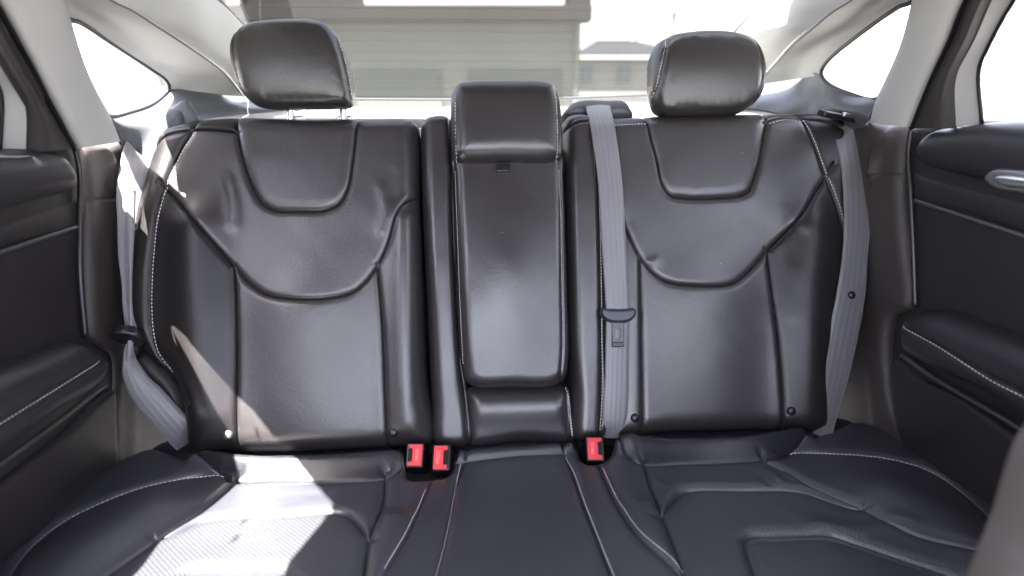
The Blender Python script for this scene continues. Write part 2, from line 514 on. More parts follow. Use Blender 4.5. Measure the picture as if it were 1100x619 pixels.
def tube(name, pts, r, m, parent=None, closed=False, seg=8, label=None, step=.008, smooth_path=True):
    D = resample(np.asarray(pts, float), step, closed, smooth_path)
    n = len(D)
    tg = (np.roll(D, -1, 0)-np.roll(D, 1, 0)) if closed else np.gradient(D, axis=0)
    tg /= np.linalg.norm(tg, axis=1)[:, None]
    up = A([.13, .2, .97]); V = []
    x = None
    for i in range(n):
        if x is None: x = np.cross(tg[i], up)
        x = x-tg[i]*np.dot(x, tg[i]); x /= np.linalg.norm(x); y = np.cross(tg[i], x)
        for k in range(seg):
            a = 2*math.pi*k/seg; V.append(D[i]+r*(math.cos(a)*x+math.sin(a)*y))
    F = []
    for i in range(n if closed else n-1):
        for k in range(seg):
            a = i*seg+k; b = i*seg+(k+1) % seg; c = ((i+1) % n)*seg+(k+1) % seg; d = ((i+1) % n)*seg+k
            F.append((a, b, c, d))
    if not closed: F.append(tuple(range(seg))[::-1]); F.append(tuple(range((n-1)*seg, n*seg)))
    return mesh_obj(name, V, F, m, parent, True, None, label)

def bevel_box(name, F, u0, v0, u1, v1, h0, h1, m, parent=None, b=.002, segs=3, label=None, smooth=True):
    """box in a frame with rounded edges"""
    import bmesh
    bm = bmesh.new(); bmesh.ops.create_cube(bm, size=1)
    for v in bm.verts:
        v.co = Vector((u0+(v.co.x+.5)*(u1-u0), v0+(v.co.y+.5)*(v1-v0), h0+(v.co.z+.5)*(h1-h0)))
    if b: bmesh.ops.bevel(bm, geom=list(bm.edges), offset=b, segments=segs, profile=.5, affect='EDGES')
    bm.verts.ensure_lookup_table()
    P = A([F.pt(A([[v.co.x, v.co.y]]), v.co.z)[0] for v in bm.verts]); fs = [[v.index for v in f.verts] for f in bm.faces]
    bm.verts.index_update(); fs = [[v.index for v in f.verts] for f in bm.faces]
    bm.free()
    o = mesh_obj(name, P, fs, m, parent, smooth, None, label)
    if smooth:
        md = o.modifiers.new('wn', 'WEIGHTED_NORMAL'); md.keep_sharp = True
    return o

def wbox(name, x0, x1, y0, y1, z0, z1, m, parent=None, b=0, label=None):
    Fr = Frame((0, 0, 0), (1, 0, 0), (0, 1, 0))
    return bevel_box(name, Fr, x0, y0, x1, y1, z0, z1, m, parent, b, 2, label, smooth=bool(b))

def dome(name, c, n, r, hgt, m, parent=None, label=None):
    n = nrm(n); x = nrm(np.cross(n, [0, 0, 1.001])); y = np.cross(n, x); V = []; F = []
    rings = [(1, -.3), (1, .1), (.92, .45), (.7, .8), (.4, .95), (.15, 1.0)]
    for rr, hh in rings:
        for k in range(16):
            a = 2*math.pi*k/16; V.append(np.asarray(c)+x*r*rr*math.cos(a)+y*r*rr*math.sin(a)+n*hgt*hh)
    for i in range(len(rings)-1):
        for k in range(16): F.append((i*16+k, i*16+(k+1) % 16, (i+1)*16+(k+1) % 16, (i+1)*16+k))
    F.append(tuple(range(80, 96)))
    return mesh_obj(name, V, F, m, parent, True, None, label)

#==SCENE==
# ================================================================== REAR SEAT BACK, left (wide) side
lb = thing('rear_seatback', 'black leather seat backrest on the sunlit side, headrest raised on chrome posts', 'backrest', BACK.pt([[-.38, 0]])[0])
S1 = [(215,128),(211,145),(200,163),(187,193),(177,230),(171,270),(168,312),(169,352),(174,380),(190,402),(212,430)]
L_out = [(176,150),(187,141),(205,136),(230,132),(258,130),(330,132),(400,131),(436,131),(448,135),(451,145),(452,220),(456,320),(460,410),(466,474),
         (430,479),(330,484),(250,485),(211,484),(207,450),(203,425),(190,404),(172,392),(155,372),(145,345),(142,300),(148,245),(161,195),(170,168)]
LB_bib = [(255,120),(258,140),(261,158),(267,182),(275,205),(284,221),(298,229),(325,230),(352,229),(367,222),(376,205),(381,175),(384,150),(386,122)]
LB_collar = [(180,200),(190,211),(222,247),(257,289),(272,306),(290,318),(320,323),(357,322),(382,315),(396,303),(408,286),(418,264),(428,231),(436,221),(447,213),(458,204)]
LB_vl = [(256.6,287),(259,340),(260,410),(259,500)]
LB_vr = [(406.4,285.6),(412,350),(415,420),(418,490)]
LB_top = [(166,160),(186,148),(212,144),(235,144),(258,147),(260,147.4)]
def wr(P, B, pts, a, s, href=.03):
    return a*np.exp(-(dist(P, resample(B.F.uv(pts, href), .01), lim=s*3)/s)**2)
def lb_h(P, do, ds, B):
    h = 0
    for pts, a, s in (([(250,196),(256,222),(256,246)], .004, .009), ([(243,200),(248,236)], -.002, .010),
                      ([(412,205),(416,228),(410,250)], .0025, .009), ([(424,190),(424,215)], -.0015, .010),
                      ([(200,372),(230,440)], -.002, .012), ([(262,172),(300,176)], .001, .02),
                      ([(446,432),(452,440)], -.002, .006), ([(300,240),(330,262),(380,250)], -.001, .03)):
        h = h + wr(P, B, pts, a, s)
    bib = resample(B.F.uv(LB_bib, .03), .01)
    h = h + .003*inside(P, bib)*np.clip(ds/.02, 0, 1)
    return h
LB = Body(BACK, L_out, [S1, LB_bib, LB_collar, LB_vl, LB_vr, LB_top], lb_h, .03, T=.052, R=.040, puff=.005, L=.013, groove=.0030, gw=.0015,
          ridges=[([(188,200),(160,290),(160,350)], .006, .03), ([(215,250),(215,330),(225,440)], .022, .050), ([(440,240),(438,330),(440,450)], .013, .030),
                  ([(320,340),(330,440)], .010, .09)])
LB.build(lb, [('side_bolster', [(158,300)], LEA), ('upper_insert', [(320,190)], LEA), ('shoulder_panel', [(230,180), (320,280)], LEA),
              ('wing_panel', [(215,330)], LEA), ('lower_panel', [(330,400)], LEA), ('inner_bolster', [(438,350)], LEA),
              ('top_edge', None, LEA)], skirt=.10)
LB.stitches(lb, [([(213,146),(201,163),(188,193),(178,230),(172,270),(169,312),(170,352),(175,380),(188,400)], .0042)], .03, pitch=.0068)
for k, (x, y) in enumerate(((251,465), (424,463))):
    q = BACK.uv([(x, y)], .03); hh = LB.h(q)[0]
    dome('button', BACK.pt(q, hh)[0], BACK.N, .0085, .006, SATIN if k == 0 else BLACK, lb)

def headrest(parent, name, out, F, seams, stl, T=.062, R=.086, Tb=.05, h0=0.0, power=2.5, posts=(), flat=None, href=.02, ridges=()):
    B = Body(F, out, seams, flat, href, T=T, R=R, puff=.004, L=.014, groove=.0028, gw=.0018, base=h0, noise=.0001, power=power, fine=.003, mid=.006, coarse=.008, near=.012, ridges=ridges)
    T_ = B.Tr
    # relax the crown of the cushion so that no crease runs out of the corners
    r0 = np.clip(B.do/B.R, 0, 1); e0 = B.T*(1-(1-r0)**B.power)**(1/B.power); es = e0.copy()
    ii = np.r_[T_[:, 0], T_[:, 1], T_[:, 2], T_[:, 1], T_[:, 2], T_[:, 0]]; jj = np.r_[T_[:, 1], T_[:, 2], T_[:, 0], T_[:, 0], T_[:, 1], T_[:, 2]]
    cnt = np.maximum(np.bincount(ii, minlength=len(es)), 1); wgt = np.clip((B.do-.014)/.035, 0, 1)
    for _ in range(110 if R > .05 else 0):
        av = np.bincount(ii, weights=es[jj], minlength=len(es))/cnt; es = es+(av-es)*wgt*.9
    B.H = B.H-e0+es
    HV, HH = B.V, B.H
    B.h = lambda P, do=None: np.array([HH[((HV-p)**2).sum(1).argmin()] for p in P])
    r = np.clip(B.do/.05, 0, 1); hb = B.base-Tb*(1-(1-r)**2)**.5
    E = np.sort(np.vstack([T_[:, [0, 1]], T_[:, [1, 2]], T_[:, [2, 0]]]), 1); u, c = np.unique(E, axis=0, return_counts=True)
    onb = np.zeros(len(B.V), bool); onb[u[c == 1].ravel()] = True
    n = len(B.V); m2 = np.where(onb, np.arange(n), np.arange(n)+n)
    P = np.vstack([F.pt(B.V, B.H), F.pt(B.V, hb)]); fs = T_.tolist()+m2[T_][:, ::-1].tolist()
    o = mesh_obj(name, P, fs, LEAB, parent, True, np.vstack([B.V, B.V]))
    if stl: B.stitches(o, stl, href, pitch=.0062, ln=.0044)
    for (px, py0, py1) in posts:
        a = F.p1(px, py0, -.01); b = F.p1(px, py1, -.012)
        tube('post', [a, (a+b)/2, b], .0072, mat('post_steel', (.42, .42, .44), .22, metal=1), o, seg=14)
    return o
hl = headrest(lb, 'headrest', [(250,60),(251,47),(258,35),(272,27),(292,24),(316,23),(338,24),(354,29),(365,42),(374,62),(380,88),(381,106),(377,116),(362,117.5),(320,118),(292,118),(276,114),(264,104),(255,85)],
         HEAD, [[(350,18),(357,32),(366,56),(372,80),(376,104),(376,124)], [(256,28),(254,50),(256,75),(262,98),(270,118)]],
         [([(358,34),(367,58),(373,82),(376,104),(376,112)], .0035)], posts=[(312,112,138), (369,112,136)])
for px in (312, 366):
    c = BACK.p1(px, 133, .03)
    bevel_box('post_guide', Frame(c+A([0, .035, .006]), (1, 0, 0), (0, 1, 0)), -.016, -.012, .016, .012, -.006, .007, SATIN, hl, .003)

# ================================================================== REAR SEAT BACK, right side with the centre column
rb = thing('rear_seatback', 'black leather seat backrest with folded centre armrest and pull tab', 'backrest', BACK.pt([[.3, 0]])[0])
R1 = [(848,118),(856,131),(866,152),(879,187),(889,212),(896,238),(901,265),(903,292),(901,330)]
R_out = [(640,136),(646,132),(692,129),(760,127),(820,126),(870,125),(891,127),(901,140),(908,170),(918,215),(926,260),(926,310),(918,350),(905,385),(893,412),(884,440),(878,461),
         (800,462),(720,463),(652,466),(650,420),(649,330),(646,230),(642,160)]
RB_bib = [(690,118),(693,134),(697,155),(702,172),(708,200),(716,212),(735,216),(760,216),(788,214),(800,209),(806,195),(811,178),(816,150),(819,132),(821,116)]
RB_collar = [(640,214),(655,222),(664,238),(672,254),(686,281),(703,299),(718,306),(745,309),(781,307),(796,297),(806,287),(819,272),(849,239),(877,200),(890,180)]
RB_vl = [(684,277),(685,330),(686,400),(687,475)]
RB_vr = [(818.4,270),(824,320),(829,365),(832,415),(834,475)]
RB_top = [(816,136),(835,129),(856,131),(880,134),(900,140)]
def rb_h(P, do, ds, B):
    h = 0
    for pts, a, s in (([(838,228),(846,240),(856,250)], .0018, .010), ([(690,285),(700,282)], .002, .008), ([(845,290),(842,340)], .0015, .014),
                      ([(740,230),(760,250),(800,236)], -.001, .03)):
        h = h + wr(P, B, pts, a, s)
    bib = resample(B.F.uv(RB_bib, .03), .01)
    return h + .003*inside(P, bib)*np.clip(ds/.02, 0, 1)
RB = Body(BACK, R_out, [R1, RB_bib, RB_collar, RB_vl, RB_vr, RB_top], rb_h, .03, T=.050, R=.038, puff=.005, L=.013, groove=.0030, gw=.0015,
          ridges=[([(905,180),(915,260),(910,340)], .006, .03), ([(868,250),(862,330),(858,440)], .022, .048), ([(662,240),(664,330),(664,450)], -.004, .020),
                  ([(755,330),(755,440)], .010, .09)])
RB.build(rb, [('side_bolster', [(912,250)], LEA), ('upper_insert', [(760,180)], LEA), ('shoulder_panel', [(850,180), (740,270)], LEA),
              ('wing_panel', [(862,330)], LEA), ('lower_panel', [(760,400)], LEA), ('inner_bolster', [(666,350)], LEA),
              ('top_edge', None, LEA)], skirt=.10)
RB.stitches(rb, [([(857,134),(866,152),(879,187),(889,212),(896,238),(900,262),(902,290)], .0040),
                 ([(655,137),(672,136),(690,135)], -.003), ([(822,135),(836,131),(850,131)], -.003)], .03, pitch=.0068)
for (x, y) in ((679,448), (840,440)):
    q = BACK.uv([(x, y)], .03); hh = RB.h(q)[0]
    dome('button', BACK.pt(q, hh)[0], BACK.N, .0085, .006, BLACK, rb)
headrest(rb, 'headrest', [(696,80),(698,62),(705,48),(718,40),(740,36),(768,35),(790,38),(806,45),(814,58),(818,76),(817,93),(811,108),(798,120),(778,126),(750,127),(715,127),(703,122),(697,106)],
         HEAD, [[(724,30),(715,44),(709,68),(705,90),(702,106),(703,130)], [(806,40),(812,60),(814,80),(811,100),(802,122)]],
         [([(716,43),(710,68),(706,90),(703,106),(703,118)], -.0035)], posts=[(735,120,140), (785,120,140)])
# centre column left of the armrest
CLw = Body(BACK, [(452,150),(453,138),(458,131),(470,128),(481,129),(488,134),(491,160),(492,250),(497,350),(502,410),(506,474),(468,476),(464,430),(459,330),(454,230)],
          [[(483,122),(484,150),(487,250),(491,330),(495,395),(499,420),(503,480)]], None, .03, T=.050, R=.026, puff=.005, L=.012, groove=.004, noise=.0001)
CLw.build(rb, [('column_pad', [(470,300)], LEAB), ('column_edge', None, LEAB)], skirt=.10)
CRw = Body(BACK, [(603,150),(603,136),(607,130),(616,127),(630,128),(640,132),(644,142),(646,200),(648,270),(650,360),(649,466),(614,470),(611,420),(608,380),(606,280),(604,200)],
          [[(632,120),(636,146),(640,200),(642,268),(643,350),(643,420),(641,475)], [(598,146),(611,138),(622,134),(650,132)]], None, .03, T=.050, R=.026, puff=.005, L=.012, groove=.004, noise=.0001)
CRw.build(rb, [('column_pad', [(622,300)], LEAB), ('column_edge', None, LEAB)], skirt=.10)
CRw.stitches(rb, [([(636,146),(640,200),(642,268),(643,350),(643,420),(641,460)], .0030)], .03, pitch=.0062, ln=.0044)
# lower pad
CP_ = Body(BACK, [(497,430),(499,417),(510,413),(555,412),(600,412),(611,416),(614,440),(616,472),(560,474),(502,477)],
          [[(501,405),(501,440),(505,485)], [(608,405),(610,430),(614,480)]], None, .04, T=.042, R=.030, puff=.006, L=.014, groove=.003, noise=.0001,
          ridges=[([(520,440),(595,438)], .012, .03)])
CP_.build(rb, [('lower_pad', [(555,445)], LEAB), ('pad_edge', None, LEAB)], skirt=.08)
CP_.stitches(rb, [([(502,418),(502,440),(505,470)], -.003), ([(608,418),(611,435),(614,468)], .003)], .04, pitch=.0055, ln=.0042)
# folded armrest
def arm_h(P, do, ds, B):
    q = B.F.uv([(545,300)], .07)[0]
    return .016*np.exp(-((P[:, 0]-q[0])/.07)**2-((P[:, 1]-q[1])/.13)**2)
ARM = Body(BACK, [(486,168),(520,168),(570,168),(602,168),(605,200),(607,260),(609,330),(610,385),(606,406),(592,416),(550,417),(512,417),(499,408),(494,385),(490,330),(488,260),(486,200)],
          [[(487,160),(489,250),(492,330),(495,380),(500,415)], [(601,160),(603,220),(604,300),(605,370),(602,412)]], arm_h, .065, base=.028, T=.042, R=.026, puff=.004, L=.010, groove=.0025, gw=.0016, noise=.0001)
arm = mesh = ARM.build(rb, [('armrest', [(545,300)], LEAB), ('armrest_edge', None, LEAB)], skirt=.055)['armrest']
ARM.stitches(arm, [([(487.5,185),(490,250),(493,330),(496,390)], .0022), ([(600.5,185),(602.5,220),(604,300),(605,372),(604,396)], -.0022)], .055, pitch=.0052, ln=.0036, w=.0011)
tb = BACK.uv([(541,178)], .085)[0]
bevel_box('pull_tab', BACK, tb[0]-.013, tb[1]-.010, tb[0]+.013, tb[1]+.007, .070, .079, BLACK, arm, .003)
# centre headrest
def mid_h(P, do, ds, B): return 0*P[:, 0]
headrest(rb, 'headrest', [(484,118),(486,101),(491,93),(504,90),(545,89),(583,90),(594,94),(600,106),(603,130),(604,158),(602,173),(594,178),(545,179),(496,179),(487,173),(484,150)],
         Frame(BACK.p1(545, 135, .03), BACK.U, (0, .36, .93)), [[(489,85),(487,102),(487,140),(488,185)], [(596,84),(599,108),(600,140),(600,185)]],
         [([(488,104),(488,140),(489,172)], .0022), ([(598,106),(599.5,140),(599.5,172)], -.0022)], T=.045, R=.042, Tb=.05, h0=.030, power=2.3, href=.06)

# added black backing that keeps gaps in the seat back dark
for par_, x0, x1 in ((lb, 205, 458), (rb, 458, 875)):
    q = BACK.uv([(x0, 300), (x1, 300)]); vt = BACK.uv([(550, 150)])[0, 1]; vb = BACK.uv([(550, 500)])[0, 1]
    bevel_box('gap_backing', BACK, q[0, 0], vb-.06, q[1, 0], vt, -.06, -.035, DEEP, par_, .004)

# ================================================================== SEAT CUSHION
cu = thing('seat_cushion', 'black leather bench cushion with perforated inserts and pale stitching', 'seat', CUSH.pt([[0, -.25]], -.12)[0])
C_out = [(181,490),(115,519),(68,545),(34,568),(0,590),(-60,640),(-110,700),(-120,800),(100,840),(550,850),(1000,840),(1230,800),(1240,690),(1140,585),(1100,556),(1062,533),(1028,514),(981,490),(933,472),(893,463),
         (876,458),(760,459),(658,463),(614,470),(560,474),(490,480),(430,483),(330,485),(210,485)]
seams = dict(
 lroll=[(140,472),(193,491),(215,500),(237,512),(252,519),(300,519),(370,518),(412,515),(434,506),(441,503)],
 rroll=[(653,476),(662,481),(672,491),(690,499),(730,499),(790,497),(839,492),(858,481),(872,472),(905,458),(930,446)],
 croll=[(482,500),(487,499),(496,498),(550,493),(609,489),(622,487),(627,486)],
 ldiag=[(254,516),(236,535),(217,551),(170,582),(119,618),(60,665),(0,730),(-140,900)],
 rdiag=[(818.5,493.2),(822,496.5),(845,508),(876,525),(920,546),(967,572),(1028,595),(1080,614),(1150,650),(1330,780)],
 lcen=[(414,511),(411,541),(404,562),(397,580),(392,618),(385,690),(380,760),(372,920)],
 rcen=[(690,495),(699,524),(707,545),(714,565),(727,599),(735,625),(760,700),(780,760),(830,920)],
 a=[(465,510),(459,527),(451,548),(441,574),(428,600),(417,620),(395,670),(386,720)],
 b=[(502,492),(493,513),(488,530),(479,578),(468,620),(455,680),(430,920)],
 c=[(604,485),(615,510),(624,536),(641,580),(657,620),(680,680),(740,920)],
 d=[(640,495),(643,501),(652,522),(664,547),(676,567),(690,586),(712,606),(731,622),(780,660)],
 lk1=[(166,582),(174,581),(190,575),(215,563),(244,557),(300,555),(351,551),(370,553),(383,563),(396,582),(401,588)],
 rk1=[(705,560),(711,556),(716,548),(724,538),(735,530),(750,527),(800,527),(842,527),(865,530),(890,539),(920,549),(928,549)],
 lk2=[(140,920),(160,680),(185,628),(203,615),(250,613),(298,612),(313,622),(330,660),(340,720),(350,920)],
 rk2=[(900,920),(832,700),(811,622),(803,598),(799,583),(806,576),(830,575),(893,575),(920,583),(960,597),(1001,612),(1060,640),(1110,700),(1190,920)],
)
Lst = [(239,514),(203,517),(163,526),(119,540),(78,558),(44,582),(25,602),(10,630),(-5,670),(-60,900)]
Rst = [(850,489),(900,490),(947,494),(988,504),(1018,519),(1042,538),(1060,556),(1090,600),(1110,650),(1220,900)]
seams['lst'] = [(258,514)]+[(x, y-2.6) for x, y in Lst]; seams['rst'] = [(836,490)]+[(x, y-2.2) for x, y in Rst]
pockL = [(435,476),(487,474),(490,484),(487,500),(480,512),(466,515),(440,516),(434,506)]
pockR = [(620,466),(660,463),(663,480),(655,492),(640,499),(628,498),(620,486)]
def cu_h(P, do, ds, B):
    h = 0
    def rg(pts, a, s): return a*np.exp(-(dist(P, resample(B.F.uv(pts, .01), .015), lim=s*3)/s)**2)
    h = h + rg([(215,493),(260,501),(340,501),(430,495)], .026, .020) + rg([(668,478),(720,482),(800,480),(860,470)], .026, .020) + rg([(495,488),(560,484),(612,480)], .014, .013)
    h = h + rg([(160,545),(70,600),(0,670)], .018, .06) + rg([(960,530),(1040,575),(1110,640)], .018, .06)
    h = h + rg([(425,560),(410,620),(395,700)], .014, .03) + rg([(690,545),(712,600),(740,660)], .008, .03)
    for pk in (pockL, pockR):
        pl = resample(B.F.uv(pk, .0), .004, True)
        ins = inside(P, pl); d = dist(P, pl, True, lim=.05)
        h = h - .035*ins*np.clip(d/.004, 0, 1)
    for nm in ('lk2', 'rk2'):
        pl = resample(B.F.uv(seams[nm], .0), .006); ins = inside(P, pl); d = dist(P, pl, lim=.05)
        h = h - .006*ins*np.clip(d/.012, 0, 1)
    # loose leather wrinkles near the roll seams
    for pts, a, s in (([(822,503),(832,507),(836,512)], .003, .006), ([(845,504),(850,509)], .003, .006), ([(812,506),(826,516)], -.002, .007),
                      ([(880,560),(930,566),(975,562)], .003, .018), ([(900,575),(960,570)], -.001, .012), ([(900,548),(960,556)], .001, .012),
                      ([(700,508),(716,520)], .002, .007), ([(715,540),(726,512)], .0015, .008), ([(280,531),(350,527)], -.003, .01), ([(672,470),(685,488)], .004, .008)):
        h = h + rg(pts, a, s)
    return h
CU = Body(CUSH, C_out, list(seams.values()), cu_h, .0, closed=[pockL, pockR], base=-.045, T=.050, R=.055, puff=.0070, L=.020, groove=.0028, gw=.0018, fine=.0022, noise=.0001)
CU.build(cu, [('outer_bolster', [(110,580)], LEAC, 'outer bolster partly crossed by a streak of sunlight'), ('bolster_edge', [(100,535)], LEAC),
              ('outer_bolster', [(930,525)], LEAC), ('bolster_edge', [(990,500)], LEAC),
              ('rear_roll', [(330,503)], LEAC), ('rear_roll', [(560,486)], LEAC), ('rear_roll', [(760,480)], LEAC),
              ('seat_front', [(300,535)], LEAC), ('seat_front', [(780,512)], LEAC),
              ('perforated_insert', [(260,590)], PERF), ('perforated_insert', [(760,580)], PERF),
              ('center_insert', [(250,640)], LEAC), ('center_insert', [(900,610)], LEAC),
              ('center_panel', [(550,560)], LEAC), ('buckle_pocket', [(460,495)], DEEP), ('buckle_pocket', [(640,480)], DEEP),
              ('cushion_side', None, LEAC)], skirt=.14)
CU.stitches(cu, [(Lst, -.0), (Rst, .0)], 0, pitch=.0068, ln=.0048, w=.0016)
CU.stitches(cu, [([(459,527),(451,548),(441,574),(428,600),(417,620)], -.0035), ([(497,500),(490,530),(481,578),(470,620)], -.0035),
                 ([(606,492),(615,510),(624,536),(641,580),(657,620)], .0035), ([(646,505),(664,543),(690,582),(731,617)], .0030)], 0, pitch=.0054, ln=.0049, w=.0010)
for pk in (pockL, pockR):
    q = resample(CUSH.uv(pk, 0), .006, True); hh = CU.h(q)
    tube('pocket_rim', CUSH.pt(q, hh+.001), .0022, RUBBER, cu, True, 6, step=.006)

# ================================================================== BUCKLES
def buckle(px, py, wpx, hpx, side, label, roll=0):
    D = np.linalg.norm(CUSH.p1(px, py+hpx*.5, .0)); d = ray([(px, py)])[0]; d /= np.linalg.norm(d)
    O = d*(D-.012)
    V = A([roll, .72, .69]); Fr = Frame(O, (1, 0, 0), V)
    k = D*1.0/FPX*np.linalg.norm(ray([(px, py)])[0])*0+D/np.linalg.norm(ray([(px, py)])[0])/FPX
    w, h = wpx*k/2, hpx*k/2
    t = thing('belt_buckle', label, 'buckle', Fr.pt([[0, -h]], -.05)[0], None)
    bevel_box('housing', Fr, -w-.002, -h-.002, w+.002, h+.002, -.075, 0, BLACK, t, .004, 3)
    s = side
    # red button: a C-shaped plate around the dark slot
    def rb_(n, u0, v0, u1, v1, z): bevel_box(n, Fr, min(u0, u1), v0, max(u0, u1), v1, -.004, z, RED, t, .0012, 2)
    u_in, u_sl, u_out = -s*w*.93, s*w*.28, s*w*.72
    P2 = [(-s*w*.95, -h*.93), (s*w*.80, -h*.93), (s*w*.80, -h*.62), (s*w*.30, -h*.55), (s*w*.30, h*.55), (s*w*.80, h*.62), (s*w*.80, h*.93), (-s*w*.95, h*.93)]
    if s < 0: P2 = P2[::-1]
    V3 = [Fr.pt([p], .0035)[0] for p in P2]+[Fr.pt([p], -.002)[0] for p in P2]; n = len(P2)
    F3 = [tuple(range(n)), tuple(range(n, 2*n))[::-1]]+[(i, (i+n), (i+1) % n+n, (i+1) % n) for i in range(n)]
    b = mesh_obj('release_button', V3, F3, RED, t, False)
    md = b.modifiers.new('bev', 'BEVEL'); md.width = .0010; md.segments = 2
    bevel_box('slot', Fr, min(s*w*.32, s*w*.84), -h*.52, max(s*w*.32, s*w*.84), h*.52, -.002, .0008, DEEP, t, .0004, 1)
    # raised letters PRESS down the button
    cu_ = bpy.data.curves.new('press_lettering', 'FONT'); cu_.body = 'PRESS'; cu_.size = h*.42; cu_.extrude = .0002; cu_.align_x = 'CENTER'; cu_.align_y = 'CENTER'
    cu_.materials.append(mat('button_lettering', (.75, .25, .25), .5)); t0_ = bpy.data.objects.new('tmp', cu_); COL.objects.link(t0_); bpy.context.view_layer.update(); me_ = bpy.data.meshes.new_from_object(t0_.evaluated_get(bpy.context.evaluated_depsgraph_get())); bpy.data.objects.remove(t0_); tx = bpy.data.objects.new('lettering', me_); COL.objects.link(tx); tx.parent = t
    M = Matrix((tuple(Fr.V*1), tuple(-Fr.U), tuple(Fr.N))).transposed().to_4x4()
    c = Fr.pt([[-s*w*.35, 0]], .0038)[0]+EYE-A(root_of(t)); M.translation = Vector(c); tx.matrix_local = M
    return t
buckle(445.5, 489, 17, 24, -1, 'red and black belt buckle with its slot on the left, closest to the sunlit seat', .05)
buckle(474, 491.5, 17, 26, 1, 'red and black belt buckle beside the middle seat cushion, sharing a pocket with another', -.02)
buckle(639.5, 482, 17, 24, 1, 'red and black belt buckle alone in its pocket below the hanging middle belt', -.06)

# ================================================================== BELTS
def ribbon(name, rows, m, parent, thick=.0014, n=90, bow=.002):
    """rows: list of (left point, right point) in 3D"""
    Lr = resample3([r[0] for r in rows], n); Rr = resample3([r[1] for r in rows], n)
    # keep both edges in step by parameter
    G = A([catmull_rows(A([[r[0], r[1]] for r in rows]), n)])[0]
    Lr, Rr = G[:, 0], G[:, 1]
    K = 9; P = []; UV = []
    mid = (Lr+Rr)/2; ln = np.r_[0, np.cumsum(np.linalg.norm(np.diff(mid, axis=0), axis=1))]
    tg = np.gradient(mid, axis=0)
    for i in range(n):
        nn = nrm(np.cross(Rr[i]-Lr[i], tg[i]));
        if np.dot(nn, mid[i]) > 0: nn = -nn
        for k in range(K):
            f = k/(K-1); P.append(Lr[i]*(1-f)+Rr[i]*f+nn*(bow*(1-(2*f-1)**2))); UV.append((f, ln[i]))
        for k in range(K):
            f = k/(K-1); P.append(Lr[i]*(1-f)+Rr[i]*f+nn*(bow*(1-(2*f-1)**2)-thick)); UV.append((f, ln[i]))
    F = []
    for i in range(n-1):
        for k in range(K-1):
            a = i*2*K+k; b = a+2*K; F.append((a, b, b+1, a+1)); a += K; b += K; F.append((a, a+1, b+1, b))
        a = i*2*K; b = a+2*K; F.append((a, a+K, b+K, b)); a += K-1; b += K-1; F.append((a, b, b+K, a+K))
    return mesh_obj(name, P, F, m, parent, True, UV)

def edges(F, L):
    """L: list of (xL,yL,xR,yR,h[,hR])"""
    return [(F.p1(a[0], a[1], a[4]), F.p1(a[2], a[3], a[5] if len(a) > 5 else a[4])) for a in L]

# middle belt
bm_ = thing('seat_belt', 'grey belt hanging straight down beside the centre armrest, chrome tongue midway', 'seat belt', BACK.p1(662, 460, .05))
rows = edges(BACK, [(630,114,656,113,-.075),(629,112,655,111,-.03),(630,118,656,117,.015),(633,130,659,129,.048),(636,146,662,145,.060),(643,200,669,200,.060),(647,270,673,270,.060),(651,335,677,336,.060),
                    (651,350,676,350,.058),(650,400,675,400,.056),(648,440,674,440,.054),(648,458,671,458,.046),(648,470,670,470,.02)])
ribbon('webbing', rows, BELT, bm_)
NAVY = mat('dark_navy_plastic', (.022, .026, .040), .3)
STEEL = mat('dark_steel', (.05, .052, .06), .3)  # even dark base colour for the tongue plate
def tongue(parent, F, cx, cy, w, h, ht):
    q = lambda x, y: (cx+x, cy+y)
    B = Body(F, [q(-w, -h*.9), q(-w*.6, -h*.75), q(-w*.45, -h*.75), q(w*.45, -h*.75), q(w*.7, -h*.85), q(w, -h*.75), q(w*1.05, 0), q(w*.9, h*.45), q(w*.5, h*.9), q(0, h), q(-w*.5, h*.9), q(-w*.9, h*.4), q(-w*1.05, -h*.1)],
             [], None, ht, base=ht-.005, T=.008, R=.006, puff=0, groove=0, noise=0, fine=.0014, mid=.003, coarse=.004)
    o = B.build(parent, [('tongue', None, NAVY)], skirt=.008)['tongue']
    B2 = Body(F, [q(-w*.36, h*.7), q(w*.36, h*.7), q(w*.36, h*3.3), q(w*.24, h*3.7), q(-w*.24, h*3.7), q(-w*.36, h*3.3)], [], None, ht, closed=[[q(-w*.17, h*1.7), q(0, h*1.6), q(w*.17, h*1.7), q(w*.18, h*2.2), q(w*.17, h*2.8), q(0, h*2.9), q(-w*.17, h*2.8), q(-w*.18, h*2.2)]],
              base=ht-.003, T=.0012, R=.001, puff=0, groove=0, noise=0, fine=.0012, mid=.002, coarse=.003, osmooth=False, minreg=0)
    B2.build(o, [('metal_plate', [q(-w*.25, h*2)], STEEL), (None, [q(0, h*2)], None)], skirt=.0025)
    c = F.uv([q(0, h*3.55)], ht)[0]
    bevel_box('plate_cap', F, c[0]-.011, c[1]-.004, c[0]+.011, c[1]+.005, ht-.006, ht+.001, BLACK, o, .0015)
    return o
tongue(bm_, BACK, 664, 338.5, 18, 9, .067)
# its outlet at the top of the seat
EO = Body(BACK, [(602,128),(606,120),(613,113),(624,110),(650,110),(668,111),(676,119),(679,129),(640,133)], [], None, -.02, base=-.035, T=.03, R=.02, puff=0, groove=0, fine=.004, mid=.008, coarse=.01)
EO.build(bm_, [('belt_outlet', None, LEDGE)], skirt=.05)

